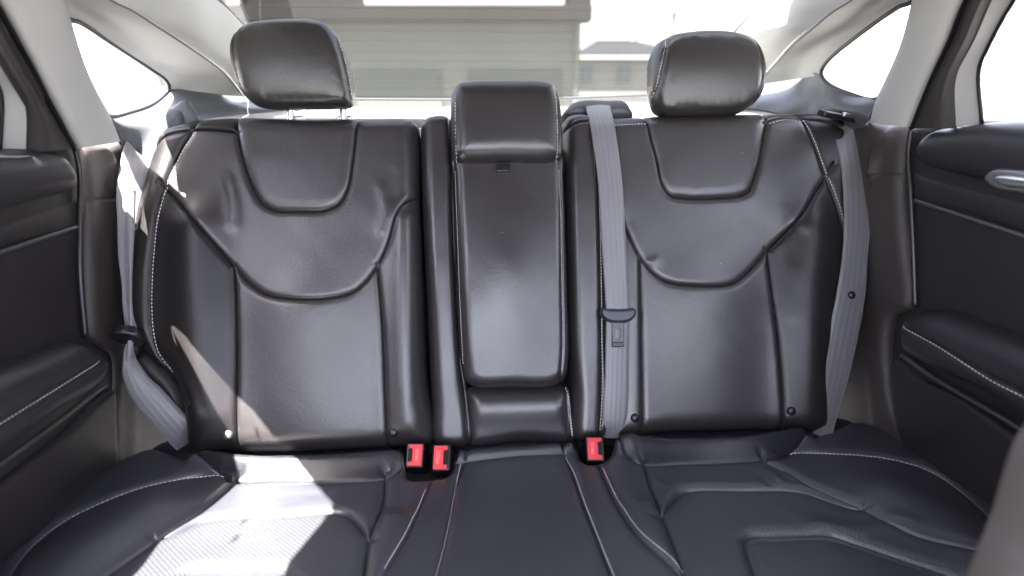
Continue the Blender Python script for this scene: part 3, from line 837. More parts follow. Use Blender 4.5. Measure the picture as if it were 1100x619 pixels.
# belt at the left
bl = thing('seat_belt', 'grey belt twisted and crumpled, its loose tongue hanging by the sunlit bolster', 'seat belt', BACK.p1(160, 470, .03))
rows = [(UP_L.p1(136,152,.03), UP_L.p1(147,164,.03)), (UP_L.p1(131,166,.03), BACK.p1(163,176,.015))]
BLr = [(128,185,166,186,.055,.03),(125,205,160,206,.06,.03),(126,240,154,240,.06,.035),(127,275,148,275,.06,.04),(131,305,142,307,.06,.045),(132,330,142,331,.06,.05),(134,348,147,350,.06,.055),(134,362,148,363,.06,.055)]
ribbon('webbing', rows+edges(BACK, BLr), BELT, bl, n=110, bow=.003)
rows = edges(BACK, [(138,362,146,358,.060,.050),(134,376,144,374,.062,.045),(132,392,146,384,.062,.045),(132,405,159,404,.055,.035),(140,426,173,417,.045,.03),(160,452,190,436,.035,.025),(180,474,205,452,.02,.02),(190,484,214,463,-.01,-.01)])
ribbon('lap_webbing', rows, BELT, bl, n=80, bow=.004)
fold = edges(BACK, [(137,205,146,205,.072,.066),(136,240,145,240,.072,.066),(137,280,143,280,.070,.066),(138,318,142,320,.068,.064),(138,350,144,350,.068,.064),(137,372,143,372,.068,.06),(135,388,141,386,.064,.06)])
ribbon('webbing_fold', fold, BELT, bl, n=70, bow=.003)
Ft = Frame(BACK.p1(137, 361, .072), (1, .25, -.12), (0, -.5, .85))
TB = Body(Ft, [(118,358),(122,354),(140,354),(152,359),(157,368),(152,371),(138,368),(124,365)], [], None, 0, base=-.004, T=.008, R=.005, puff=0, groove=0, noise=0, fine=.0015, mid=.003, coarse=.004)
tg_ = TB.build(bl, [('tongue', None, BLACK)], skirt=.008)['tongue']
c0 = Ft.p1(149, 372, -.004)
tube('metal_plate', [Ft.p1(150, 366, -.003), Ft.p1(151, 378, -.008), Ft.p1(148, 392, -.012)], .0035, BLACK, tg_, seg=8)
# anchor flap of the belt beside the bolster
FL = Body(BACK, [(152,376),(164,378),(184,396),(198,414),(205,440),(206,452),(196,444),(176,420),(160,408),(150,396)], [], None, .02, base=-.02, T=.03, R=.02, puff=0, groove=0)
FL.build(bl, [('anchor_cover', None, TRIM)], skirt=.05)

# belt at the right
br = thing('seat_belt', 'smooth grey belt running down the far bolster with a round black stop button', 'seat belt', BACK.p1(890, 460, .03))
rows = edges(BACK, [(884,122,924,128,-.03),(888,126,925,131,.015),(893,133,927,138,.038),(898,150,930,155,.05,.045),(903,175,933,180,.055,.05),(906,205,935,205,.06,.055),(907,240,935,240,.065,.06),(905,275,932,278,.066,.062),(899,315,929,320,.066,.062),
                    (891,355,922,360,.060,.058),(884,395,913,400,.064,.058),(878,430,903,435,.060,.055),(874,456,896,460,.048,.045),(872,474,892,476,.02,.02)])
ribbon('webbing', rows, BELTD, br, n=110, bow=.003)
dome('stop_button', BACK.p1(915, 317, .069), BACK.N, .0075, .005, BLACK, br)
# belt outlet: dark bezel with two slots
c = at(905, 126, 1.235)
FO = Frame(c, (1, YAW+.25, -.16), (0, .9, .1))
bevel_box('belt_outlet', FO, -.055, -.010, .055, .012, -.006, .006, BLACK, br, .003)
bevel_box('outlet_clip', FO, -.012, -.014, .020, -.006, .002, .010, SATIN, br, .002)

# ================================================================== DOORS
def door(side):
    L = side < 0
    F = WALL_L if L else WALL_R; FU = UP_L if L else UP_R
    t = thing('car_door', 'dark rear door whose sill edge catches sunlight, no handle in view' if L else 'dark rear door with chrome inner handle above its armrest', 'car door', F.p1(60, 500) if L else F.p1(1040, 480))
    if L:
        base = [(80,150),(85,200),(85,285),(91,363),(103,372),(117,382),(117,470),(112,560),(60,620),(-160,760),(-420,760),(-420,165),(-100,158),(30,158)]
        pad = [(30,160),(60,158),(74,163),(84,176),(89,192),(88,205),(60,214),(0,233),(-150,280),(-400,360),(-400,168),(-160,160),(-30,159)]
        mid = [(85,207),(84,243),(0,271),(-150,320),(-400,400),(-400,362),(-150,284),(0,236),(60,217)]
        arm_o = [(95,366),(106,370),(114,377),(117,384),(113,412),(60,452),(0,497),(-150,610),(-400,790),(-400,600),(-150,470),(0,398),(50,382)]
        arm_st = [(113,383),(71,409),(0,453),(-100,515)]; arm_crease = [(116,380),(96,391),(68,408),(0,450),(-150,540),(-420,700)]
        low = [(113,418),(116,450),(113,520),(60,560),(0,600),(-120,700),(-420,780),(-420,770),(-150,615),(0,508),(60,462)]
        ledge = [(113,413),(60,455),(0,499),(-150,612)]
        trim = [(85,243),(0,271),(-150,322),(-400,405)]
    else:
        base = [(982,140),(980,200),(983,329),(975,335),(965,345),(965,450),(985,500),(1060,560),(1200,660),(1520,760),(1520,180),(1200,140),(1080,130),(1000,134)]
        pad = [(977,166),(980,152),(990,141),(1010,136),(1040,132),(1080,130),(1200,138),(1500,165),(1500,330),(1300,262),(1100,208),(1040,194),(1000,184),(984,178)]
        mid = [(981,180),(1000,187),(1040,197),(1100,211),(1300,266),(1500,335),(1500,400),(1300,325),(1100,252),(1040,232),(984,214)]
        arm_o = [(964,346),(968,338),(978,333),(996,333),(1040,348),(1100,367),(1250,420),(1500,520),(1500,720),(1300,590),(1100,460),(1040,420),(1000,402),(966,378)]
        arm_st = [(966,348),(1010,371),(1072,409),(1100,423),(1180,462)]; arm_crease = [(958,341),(985,355),(1014,370),(1072,404),(1100,418),(1300,520),(1520,640)]
        low = [(967,384),(1000,406),(1040,424),(1100,464),(1300,598),(1500,730),(1500,770),(1200,650),(1100,580),(1050,540),(985,492),(968,450)]
        ledge = [(968,381),(1008,409),(1100,463),(1200,528)]
        trim = [(982,215),(1040,234),(1100,254),(1300,325)]
    K = dict(fine=.004, mid=.008, coarse=.016, noise=.0001)
    B = Body(F, base, [], None, 0, base=-.012, T=.010, R=.02, puff=0, groove=0, **K); B.build(t, [('door_panel', None, DOOR)], skirt=.06)
    B = Body(F, pad, [], None, .03, oref=.03, base=-.005, T=.042, R=.035, puff=0, groove=0, **K); B.build(t, [('sill_pad', None, DOORP)], skirt=.03)
    B = Body(F, mid, [], None, 0, base=-.012, T=.014, R=.02, puff=0, groove=0, **K); B.build(t, [('upper_panel', None, DOOR)], skirt=.02)
    tube('trim_strip', [F.p1(x, y, .004) for x, y in trim], .0035, mat('trim_strip_plastic', (.06, .06, .065), .3), t, seg=8)
    B = Body(F, arm_o, [arm_crease], None, .04, oref=.04, base=-.010, T=.066, R=.040, puff=.004, L=.01, groove=.003, **K)
    ar = B.build(t, [('armrest', None, DOORP)], skirt=.03)['armrest']
    B.stitches(ar, [(arm_st, 0)], .045, pitch=.0068, ln=.005, w=.0016)
    B = Body(F, low, [], None, .01, base=-.010, T=.020, R=.012, puff=0, groove=0, **K); B.build(t, [('door_pocket', None, DOOR)], skirt=.03)
    tube('pocket_rim', [F.p1(x, y, .014) for x, y in ledge], .004, mat('pocket_rim_plastic', (.05, .045, .045), .45), t, seg=8)
    if not L:
        hb = Body(F, [(1062,192),(1066,186),(1074,181),(1084,180),(1110,182),(1200,195),(1205,222),(1150,216),(1100,208),(1075,203)], [], None, .045, base=.028, T=.012, R=.006, puff=0, groove=0, noise=0, fine=.002, mid=.004, coarse=.008)
        hd = hb.build(t, [('door_handle', None, mat('handle_bezel', (.30, .30, .31), .3, metal=.8))], skirt=.01)['door_handle']
        hb = Body(F, [(1071,192),(1076,187),(1086,186),(1110,188),(1190,200),(1195,212),(1110,204),(1080,200)], [], None, .05, base=.036, T=.012, R=.008, puff=0, groove=0, noise=0, fine=.002, mid=.004, coarse=.008)
        hb.build(hd, [('handle_lever', None, CHROME)], skirt=.005)
    # window frame of the door: dark inner frame and pale outer frame, pane
    if L:
        dk = [[(-70,-160),(-40,-60),(0,20),(34,82),(64,137),(78,160)], [(-95,-150),(-62,-50),(-22,30),(10,80),(27,112),(29,165)]]
        pl_ = [[(-95,-150),(-62,-50),(-22,30),(10,80),(27,114),(28,162)], [(-118,-145),(-85,-45),(-45,30),(-20,70),(0,98),(0,162)]]
        pane = [(-700,-300),(-90,-40),(-45,30),(-20,70),(0,98),(0,162),(-400,168),(-700,172)]
    else:
        dk = [[(1130,-160),(1075,-60),(1040,0),(1022,44),(998,92),(981,138)], [(1180,-160),(1110,-60),(1068,-5),(1048,40),(1028,84),(1028,138)]]
        pl_ = [[(1180,-160),(1110,-60),(1068,-5),(1048,40),(1027,84),(1027,136)], [(1205,-150),(1140,-60),(1090,0),(1062,50),(1052,75),(1055,133)]]
        pane = [(1800,-300),(1140,-60),(1090,0),(1062,50),(1052,75),(1055,132),(1300,136),(1800,180)]
    loft('window_frame', [[FU.p1(x, y, .012) for x, y in dk[0]], [FU.p1((a[0]+b[0])/2, (a[1]+b[1])/2, .026) for a, b in zip(*dk)], [FU.p1(x, y, .004) for x, y in dk[1]]], RUBBER if 0 else mat('dark_frame_fabric', (.030, .026, .027), .7, grain=(900, .3)), t, nu=8, nv=30, thick=.02)
    loft('outer_frame', [[FU.p1(x, y, .006) for x, y in pl_[0]], [FU.p1(x, y, -.012) for x, y in pl_[1]]], GREYTRIM, t, nu=4, nv=30, thick=.01)
    g = Body(FU, pane, [], None, -.014, base=-.016, T=.0, R=.02, puff=0, groove=0, noise=0, fine=.02, mid=.04, coarse=.08, osmooth=False)
    g.build(t, [('window_pane', None, GLASS)], skirt=0)
    tube('window_seal', [FU.p1(x, y, -.010) for x, y in pl_[1]], .003, RUBBER, t, seg=6)
    return t
door(-1); door(1)

# ================================================================== PILLAR TRIMS (pale) with door seal
def pillar(side):
    L = side < 0; F = UP_L if L else UP_R
    if L:
        a = [(-110,-160),(-50,-60),(-6,0),(25,54),(52,106),(81,160)]; b = [(60,-160),(66,-60),(72,0),(80,34),(97,84),(119,125),(132,152)]
        foot = (-1,)
    else:
        a = [(1120,-160),(1078,-60),(1037,0),(1019,44),(997,92),(979,137)]; b = [(990,-160),(985,-60),(979,0),(967,48),(948,92),(940,108),(932,132)]
    t = thing('pillar_trim', 'pale grey pillar trim between the %s' % ('door frame and quarter window on the sunlit seat side' if L else 'quarter window and the door with the chrome handle'), 'pillar', F.p1(105, 156) if L else F.p1(956, 135))
    A1 = resample(A(a, float), 3.0); B1 = resample(A(b, float), 3.0)
    n = 30; A1 = A1[np.linspace(0, len(A1)-1, n).astype(int)]; B1 = B1[np.linspace(0, len(B1)-1, n).astype(int)]
    rows = []
    for f, h in ((0, .0), (.04, .018), (.15, .030), (.35, .036), (.6, .036), (.85, .030), (.96, .018), (1, -.01)):
        rows.append([F.p1(*(A1[i]*(1-f)+B1[i]*f), h) for i in range(n)])
    loft('trim_cover', rows, LIGHT, t, nu=22, nv=60, thick=.006)
    tube('door_seal', [F.p1(x, y, .012) for x, y in a], .0055, RUBBER, t, seg=8)
    # seal goes on down the door opening
    W = WALL_L if L else WALL_R
    sl = [(80,158),(85,180),(86,240),(86,290),(92,362)] if L else [(979,137),(976,166),(978,203),(981,270),(983,330)]
    tube('door_seal', [W.p1(x, y, .006) for x, y in sl], .0045, RUBBER, t, seg=8)
    return t
pillar(-1); pillar(1)

# ================================================================== DARK SIDE TRIM beside the seat
def side_trim(side):
    L = side < 0; F = WALL_L if L else WALL_R
    t = thing('side_trim', 'dark plastic side trim behind the %s belt' % ('twisted' if L else 'smooth'), 'trim panel', F.p1(120, 500) if L else F.p1(960, 470))
    if L:
        out = [(80,157),(105,156),(131,151),(140,162),(160,180),(160,260),(165,360),(215,440),(230,500),(190,505),(117,540),(110,470),(112,382),(91,362),(85,290),(84,220)]
        ln = [[(80,216),(126,213),(165,212)]]; lite = [([(112,158),(122,176),(126,200)], .012, .012), ([(146,430),(144,500)], .004, .010)]
    else:
        out = [(980,137),(956,135),(932,130),(915,128),(905,135),(905,200),(915,300),(880,400),(860,480),(900,490),(1000,520),(985,470),(966,440),(962,345),(984,330),(981,270),(976,200)]
        ln = [[(925,188),(977,189)]]; lite = [([(953,146),(940,165),(936,185)], .012, .012), ([(934,400),(940,478)], .004, .010)]
    B = Body(F, out, ln, None, .01, base=-.012, T=.018, R=.02, puff=.001, L=.006, groove=.003, gw=.0015, ridges=lite, noise=.0003, fine=.0035, mid=.007, coarse=.014)
    B.build(t, [('upper_cover', [(105,180) if L else (960,160)], TRIM), ('lower_cover', None, TRIM)], skirt=.04)
    return t
side_trim(-1); side_trim(1)

# ================================================================== QUARTER WINDOWS + ROOF PILLAR TRIM + LEDGES
def quarter(side):
    L = side < 0; F = UP_L if L else UP_R
    t = thing('quarter_window', 'small triangular rear side window, %s' % ('brown wall seen through it' if L else 'grey wall seen through it'), 'window', F.p1(130, 124) if L else F.p1(930, 104))
    if L: o = [(40,-40),(73,20),(85,24),(119,46),(163,75),(178,86),(182,94),(176,104),(164,113),(142,121),(119,125),(100,110),(60,40)]
    else: o = [(1010,-40),(978,3),(967,7),(933,30),(889,66),(882,78),(888,89),(911,100),(942,106),(960,80),(1000,0)]
    B = Body(F, o, [], None, -.01, base=-.012, T=0, R=.02, puff=0, groove=0, noise=0, fine=.01, mid=.02, coarse=.05)
    B.build(t, [('pane', None, GLASS)], skirt=0)
    tube('window_seal', [F.p1(x, y, -.006) for x, y in resample(A(o, float), 4, True)], .0042, RUBBER, t, closed=True, seg=8, step=.01)
    return t
quarter(-1); quarter(1)

def roof_trim(side):
    L = side < 0; F = UP_L if L else UP_R
    t = thing('roof_pillar_trim', 'pale sloping rear pillar trim %s' % ('behind the raised headrest' if L else 'running down behind the lower headrest'), 'pillar', at(250, 100, 1.6) if L else at(825, 88, 1.66))
    if L:
        a = [(30,-60),(60,-5),(74,20),(86,24),(119,46),(163,75),(178,85),(184,97)]
        ah = [F.p1(x, y, -.004) for x, y in a]
        a2 = [(44,-70),(70,-16),(84,8),(96,14),(128,33),(168,60),(186,74),(215,101)]
        # lower flap continues to the rear window corner
        b = [(62,-80),(95,-20),(119,0),(143,12),(166,27),(203,51),(240,78),(262,104)]
        bY = [.86,.92,.96,1.0,1.06,1.20,1.38,1.58]
        c = [(190,-80),(215,-25),(233,0),(243,8),(254,19),(270,36),(300,66),(335,104)]
        cY = [1.05,1.22,1.30,1.33,1.36,1.42,1.53,1.67]
        a2Y = [.88,.95,1.0,1.03,1.10,1.22,1.32,1.44]
    else:
        a = [(1040,-60),(1000,-20),(978,2),(966,6),(933,29),(905,52),(888,66),(880,81)]
        ah = [F.p1(x, y, -.004) for x, y in a]
        a2 = [(1022,-70),(985,-30),(965,-10),(950,-2),(918,22),(890,42),(866,60),(850,86)]
        b = [(985,-80),(945,-25),(915,0),(893,14),(874,30),(850,50),(832,70),(812,92)]
        bY = [.94,1.0,1.06,1.13,1.20,1.34,1.48,1.64]
        c = [(880,-80),(846,-25),(820,0),(812,9),(800,23),(789,36),(765,62),(735,98)]
        cY = [1.15,1.32,1.40,1.43,1.47,1.51,1.62,1.75]
        a2Y = [.96,1.03,1.09,1.14,1.21,1.32,1.42,1.55]
    g2 = [at(x, y, Y) for (x, y), Y in zip(a2, a2Y)]; gb = [at(x, y, Y) for (x, y), Y in zip(b, bY)]; gc = [at(x, y, Y) for (x, y), Y in zip(c, cY)]
    loft('lower_cover', [ah, g2, gb], LIGHT, t, nu=14, nv=50, thick=.006)
    n = len(gb); gm = [(gb[i]*.5+gc[i]*.5)+A([0, -.012, -.01]) for i in range(n)]
    g0 = [q+A([0, .004, .006]) for q in gb]
    loft('upper_cover', [g0, gm, gc], LIGHT, t, nu=14, nv=50, thick=.006)
    tube('cover_seam', [q+A([0, -.001, 0]) for q in gb], .0014, mat('seam_shadow_gap', (.12, .12, .12), .8), t, seg=6)
    # small bright clip panel edge high on the upper cover
    if L: ps = [at(181,-6,1.13), at(180,10,1.14), at(176,20,1.13), at(168,27,1.075)]
    else: ps = [at(876,-6,1.24), at(878,6,1.24), at(884,13,1.2), at(893,15,1.135)]
    tube('clip_seam', ps, .0012, mat('seam_shadow_gap', (.12, .12, .12), .8), t, seg=6)
    return t
roof_trim(-1); roof_trim(1)

def ledge(side):
    L = side < 0
    t = thing('window_ledge', 'dark plastic ledge %s' % ('under the quarter window, washed white by the sun' if L else 'under the quarter window, in bluish shade'), 'trim panel', at(150, 120, 1.2) if L else at(900, 110, 1.25))
    F = UP_L if L else UP_R
    if L:
        r0 = [F.p1(x, y, -.004) for x, y in [(112,118),(119,126),(142,122),(164,114),(178,103),(184,96)]]+[at(215,99,1.42), at(256,103,1.58), at(320,106,1.68)]
        r1 = [F.p1(126, 140, .012), F.p1(134, 142, .02), at(158,134,1.17), at(178,124,1.22), at(195,112,1.30), at(212,108,1.38), at(235,108,1.45), at(262,112,1.56), at(320,111,1.66)]
        r2 = [F.p1(132, 156, .02), F.p1(142, 162, .03), at(168,158,1.16), at(184,140,1.20), at(200,128,1.26), at(225,122,1.34), at(250,120,1.40), at(285,119,1.50), at(330,116,1.60)]
        r3 = [F.p1(136, 175, .01), at(160,205,1.12), at(182,195,1.18), at(200,160,1.24), at(215,146,1.30), at(235,138,1.34), at(260,134,1.40), at(295,131,1.46), at(340,128,1.50)]
        loft('ledge_cover', [r0, r1, r2, r3], LEDGE, t, nu=30, nv=70, thick=.006)
        # folded seat latch wedge
        FW = Frame(at(190, 126, 1.27), (1, .3, -.1), (0, .4, .9))
        W = Body(FW, [(172,128),(176,122),(186,116),(199,108),(204,108),(210,118),(218,131),(214,137),(186,141),(176,138)], [], None, 0, T=.02, R=.012, puff=0, groove=0, noise=0, fine=.003, mid=.006, coarse=.01)
        W.build(t, [('latch_cover', None, LEDGE)], skirt=.03)
    else:
        r0 = [F.p1(x, y, -.004) for x, y in [(950,110),(942,107),(911,101),(888,90),(880,80)]]+[at(852,85,1.58), at(820,91,1.72), at(770,98,1.80)]
        r1 = [F.p1(938, 118, .01), F.p1(930, 116, .016), at(900,112,1.28), at(872,100,1.42), at(856,96,1.52), at(835,96,1.62), at(805,98,1.70), at(760,102,1.78)]
        r2 = [F.p1(932, 130, .02), at(918,124,1.22), at(893,120,1.30), at(868,112,1.42), at(848,107,1.52), at(826,104,1.60), at(795,106,1.66), at(750,108,1.74)]
        r3 = [F.p1(926, 138, .01), at(908,138,1.29), at(885,132,1.34), at(862,132,1.40), at(842,124,1.46), at(820,118,1.54), at(785,115,1.60), at(740,114,1.68)]
        loft('ledge_cover', [r0, r1, r2, r3], LEDGE, t, nu=30, nv=70, thick=.006)
    return t
ledge(-1); ledge(1)

# ================================================================== PARCEL SHELF, REAR WINDOW, ROOF, CAR SHELL
sh = thing('parcel_shelf', 'pale parcel shelf bleached by sun under the rear window', 'shelf', A([0, 1.5, -.07]))
Fs = Frame((0, 1.3, -.064), (1, YAW, 0), (0, 1, .035))
bevel_box('shelf_board', Fs, -.66, .06, .68, .40, -.02, 0, SHELF, sh, .004)

rw = thing('rear_window', 'wide sloping rear window with fine heating lines, buildings seen through it', 'window', REAR.O)
g = Body(REAR, [(335,106),(262,30),(228,-6),(195,-60),(180,-110),(550,-135),(900,-110),(865,-50),(826,-6),(786,38),(735,100),(560,107)], [], None, 0, base=0, T=0, R=.02, puff=0, groove=0, noise=0, fine=.015, mid=.03, coarse=.06, osmooth=False)
g.build(rw, [('pane', None, GLASSR)], skirt=0)
hm = mat('heating_line', (.06, .055, .05), .6)
VV, FF = [], []
wv = np.linspace(.02, .46, 15)
for v in wv:
    e = g.out; xs = []
    for i in range(len(e)):
        p, q = e[i], e[(i+1) % len(e)]
        if (p[1]-v)*(q[1]-v) < 0: xs.append(p[0]+(q[0]-p[0])*(v-p[1])/(q[1]-p[1]))
    if len(xs) < 2: continue
    b0 = len(VV); x = [min(xs)+.02, max(xs)-.02]
    for xx in x:
        for dv in (-.0004, .0004): VV.append(REAR.pt([[xx, v+dv]], .002)[0])
    FF.append((b0, b0+2, b0+3, b0+1))
mesh_obj('heating_lines', VV, FF, hm, rw, False)
tube('window_seal', [REAR.pt([p], .002)[0] for p in g.out], .004, mat('seal_grey', (.08, .08, .09), .6), rw, closed=True, seg=6, step=.02)

# sun direction (towards the sun)
SUN = nrm([-.25, -.30, .92])
ROOFZ = .30
def proj(pts):
    out = []
    for P in pts:
        t = (-.020-np.dot(P-UP_L.O, UP_L.N))/np.dot(SUN, UP_L.N); Q = P+SUN*t-UP_L.O
        out.append((np.dot(Q, UP_L.U), np.dot(Q, UP_L.V)))
    return out
def on(B, pts, href):
    q = B.F.uv(pts, href)
    for _ in range(3):                       # settle on the true surface height
        hh = B.h(q); q = np.vstack([B.F.uv([p], float(v)) for p, v in zip(pts, hh)])
    return list(B.F.pt(q, B.h(q)))
open_ = proj(on(LB, [(175,336),(204,361),(244,402),(276,440),(301,472)], .045)+on(CU, [(320,491),(343,518),(363,541),(352,561),(310,619),(290,660),(20,660),(62,619),(110,600),(178,575),(217,552),(256,520),(264,491)], -.01)
             +on(LB, [(245,462),(226,430),(204,388),(186,356)], .045))
car = thing('car_roof', 'darkened headliner roof panel above the rear bench', 'car roof', A([0, .8, ROOFZ]))
wbox('shading_roof_rail', -.74, -.47, .93, 1.22, ROOFZ+.022, ROOFZ+.04, LIGHT, car)  # unseen strip added to block stray sun on the seat shoulder
wbox('shading_roof_rail', -.655, -.47, .60, .925, ROOFZ+.022, ROOFZ+.04, LIGHT, car)  # second unseen strip, added to close a sun leak beside the mask
wbox('headliner', -.50, .64, -.05, 1.22, ROOFZ, ROOFZ+.02, HEADL, car)
wbox('shading_roof_rail', .64, .80, -.12, 1.22, ROOFZ-.02, ROOFZ+.02, LIGHT, car)
# added, unseen mask whose cut-outs shape the sun patches on seat and sill
RO = [tuple(UP_L.uv([p], -.020)[0]) for p in ((72,161), (45,98), (20,52), (-5,5), (-45,-60))]
RO = RO+[(RO[-1][0], .56), (-1.3, .56), (-1.3, .0)]
pts = [Vector(p) for p in RO]+[Vector(p) for p in open_]
sill_spot = proj([WALL_L.p1(x, y, .028) for x, y in ((-40,150), (28,154), (42,168), (38,178), (0,182), (-60,190))])
pts += [Vector(p) for p in sill_spot]
ne = len(RO); es = [(i, (i+1) % ne) for i in range(ne)]+[(ne+i, ne+(i+1) % len(open_)) for i in range(len(open_))]
n2 = ne+len(open_); es += [(n2+i, n2+(i+1) % len(sill_spot)) for i in range(len(sill_spot))]
v, e, tt, *_ = delaunay_2d_cdt(pts, es, [], 0, 1e-6)
V2 = A([tuple(q) for q in v]); T2 = A([list(q) for q in tt]); C2 = V2[T2].mean(1)
k = inside(C2, A(RO)) & ~inside(C2, A(open_)) & ~inside(C2, A(sill_spot)); T2 = T2[k]
P3 = np.vstack([UP_L.pt(V2, -.020), UP_L.pt(V2, -.030)])
mask_fs = T2.tolist()+(T2[:, ::-1]+len(V2)).tolist()

shell = thing('car_shell', 'dark inner car body around and under the rear seats', 'car body', A([0, .6, -.95]))
mesh_obj('sun_mask', P3, mask_fs, DEEP, shell, False)
wbox('floor', -.78, .78, -.3, 1.2, -.97, -.95, DEEP, shell)
wbox('side_panel', -.86, -.80, -.3, 2.2, -.95, -.13, DEEP, shell)
wbox('side_panel', .86, .92, -.3, 2.2, -.95, -.13, DEEP, shell)
wbox('rear_bulkhead', -.80, .86, 1.95, 2.0, -.95, -.12, DEEP, shell)

# front seat edge, close to the lens
fs_ = thing('front_seat', 'blurred brown edge of the front seat back, close to the lens', 'seat', at(1150, 700, .30))
FF_ = Frame(at(1090, 560, .36), (1, .15, 0), (0, .12, 1))
FSM = leather('front_seat_leather', (.034, .027, .025), .6)
B = Body(FF_, [(1052,640),(1066,600),(1082,560),(1094,520),(1106,485),(1120,462),(1160,445),(1260,440),(1400,470),(1400,800),(1035,800)], [], None, 0, T=.05, R=.04, puff=0, groove=0, noise=.0008, fine=.004, mid=.008, coarse=.015)
B.build(fs_, [('backrest', None, FSM)], skirt=.012)

# its neighbour and the dark front of the cabin, just out of the picture
fl = thing('front_seat', 'dark front seat back on the other side of the aisle', 'seat', A([-.5, .10, -.95]))
wbox('backrest', -.80, -.30, .02, .14, -.85, -.22, FSM, fl, .04)
wbox('backrest', .36, .86, .16, .28, -.85, -.22, FSM, fs_, .04)
wbox('dashboard', -.85, .85, -.95, -.80, -.95, -.28, DEEP, shell, .02)
for s_ in (-1, 1):
    tube('shading_roof_rail', [A([s_*.60, -.11, .30]), A([s_*.68, -.4, .27]), A([s_*.76, -.9, .0]), A([s_*.80, -1.0, -.2])], .03, LIGHT, shell, seg=10, step=.05)
# ================================================================== OUTSIDE
def gz(z): return z
gm = mat('sunlit_concrete', (.22, .215, .205), .9, color_var=.12, grain=(3, .5))
o = wbox('ground', -400, 400, -400, 400, -1.20, -1.15, gm); setp(o, kind='structure')
SID = mat('pale_siding', (.105, .109, .097), .8, color_var=.05)
FAS = mat('fascia_boards', (.015, .0125, .0125), .8, color_var=.1)
WHT = mat('white_board', (.40, .40, .40), .7)
RECS = mat('recess_door', (.050, .056, .050), .7, color_var=.08)
GY = 11.0
def gx(px, Y=GY): return at(px, 60, Y)[0]
def gzz(py, Y=GY): return at(550, py, Y)[2]
ga = thing('garage', 'low garage with pale lap siding and brown fascia, seen through the rear window', 'garage', A([-1.5, GY, -1.15]))
# lap siding: each course a sloped board
x0, x1 = gx(150), gx(623)
VV, FF = [], []
z = -1.15; stp = .115
while z < gzz(25):
    b0 = len(VV); z1 = min(z+stp, gzz(25))
    VV += [A([x0, GY-.008, z]), A([x1, GY-.008, z]), A([x1, GY, z1]), A([x0, GY, z1]), A([x0, GY, z]), A([x1, GY, z])]
    FF += [(b0, b0+1, b0+2, b0+3), (b0+4, b0+5, b0+1, b0)]; z += stp
mesh_obj('siding', VV, FF, SID, ga, False)
wbox('gable_end', x1-.02, x1+.0, GY+.01, GY+6, -1.15, gzz(25), SID, ga)
wbox('fascia', gx(150), gx(631), GY-.45, GY+.1, gzz(25), gzz(9), FAS, ga, .01)
wbox('upper_wall', gx(150), gx(631), GY-.30, GY+5, gzz(9)-.01, gzz(-60), FAS, ga)
wbox('white_panel', gx(401), gx(603), GY-.40, GY-.31, gzz(9.5)+.005, gzz(-18), WHT, ga, .01)
wbox('white_panel', gx(262, ), gx(275), GY-.40, GY-.31, gzz(9)+.005, gzz(-18), WHT, ga, .01)
d1 = wbox('door', gx(502), gx(604), GY-.05, GY-.024, -1.15, gzz(75), RECS, ga, .01)
d2 = wbox('door', gx(380), gx(474), GY-.05, GY-.024, -1.15, gzz(76), mat('recess_door_green', (.058, .066, .056), .7), ga, .01)
wbox('gutter_pipe', gx(617), gx(621), GY-.12, GY-.05, -1.15, gzz(25), SID, ga, .01)

HY = 30.0
ho = thing('house', 'distant cream house with hipped grey roof and two windows', 'house', A([at(662, 90, HY)[0], HY, -1.15]))
hx = lambda px: at(px, 80, HY)[0]; hz = lambda py: at(660, py, HY)[2]
CR = mat('cream_render', (.13, .125, .118), .85, color_var=.05); RF = mat('grey_roof', (.022, .023, .026), .8, color_var=.1); WG = mat('window_dark_glass', (.02, .034, .042), .5)
wbox('wall', hx(615), hx(760), HY, HY+9, -1.15, hz(60), CR, ho)
V_ = [A([hx(610), HY-.5, hz(62)]), A([hx(765), HY-.5, hz(62)]), A([hx(765), HY+9.5, hz(62)]), A([hx(610), HY+9.5, hz(62)]), A([hx(652), HY+4, hz(36)]), A([hx(690), HY+4, hz(36)])]
mesh_obj('roof', V_, [(0, 1, 5, 4), (1, 2, 5), (2, 3, 4, 5), (3, 0, 4), (3, 2, 1, 0)], RF, ho, False)
wbox('eave_board', hx(609), hx(766), HY-.55, HY-.46, hz(64), hz(60.5), WHT, ho)
for a, b in ((621, 638), (660, 679), (712, 730)):
    w = wbox('window', hx(a), hx(b), HY-.08, HY-.02, hz(92), hz(69), CR, ho, .01)
    m_ = (a+b)/2
    wbox('pane', hx(a+2), hx(m_-.7), HY-.11, HY-.07, hz(90), hz(71), WG, w); wbox('pane', hx(m_+.7), hx(b-2), HY-.11, HY-.07, hz(90), hz(71), WG, w)
wbox('base_course', hx(608), hx(765), HY-.12, HY-.03, hz(103), hz(99), mat('base_course_stone', (.3, .28, .26), .9), ho)
def pole(px, top, Y, label, arm=None):
    t = thing('utility_pole', label, 'pole', A([at(px, 60, Y)[0], Y, -1.15]))
    x = at(px, 60, Y)[0]; pm = mat('weathered_pole', (.16, .19, .23), .8)
    tube('mast', [A([x, Y, -1.15]), A([x, Y, 2]), A([x, Y, at(px, top, Y)[2]])], .11, pm, t, seg=10, step=1)
    if arm:
        z = at(px, arm, Y)[2]; tube('crossarm', [A([at(px-15, arm, Y)[0], Y-.12, z]), A([at(px+14, arm, Y)[0], Y-.12, z])], .07, pm, t, seg=8, step=.5)
pole(682, 8, 42, 'plain utility pole above the roof of the distant house')
pole(721, -8, 34, 'utility pole with a crossarm, left of the lower headrest', 15)
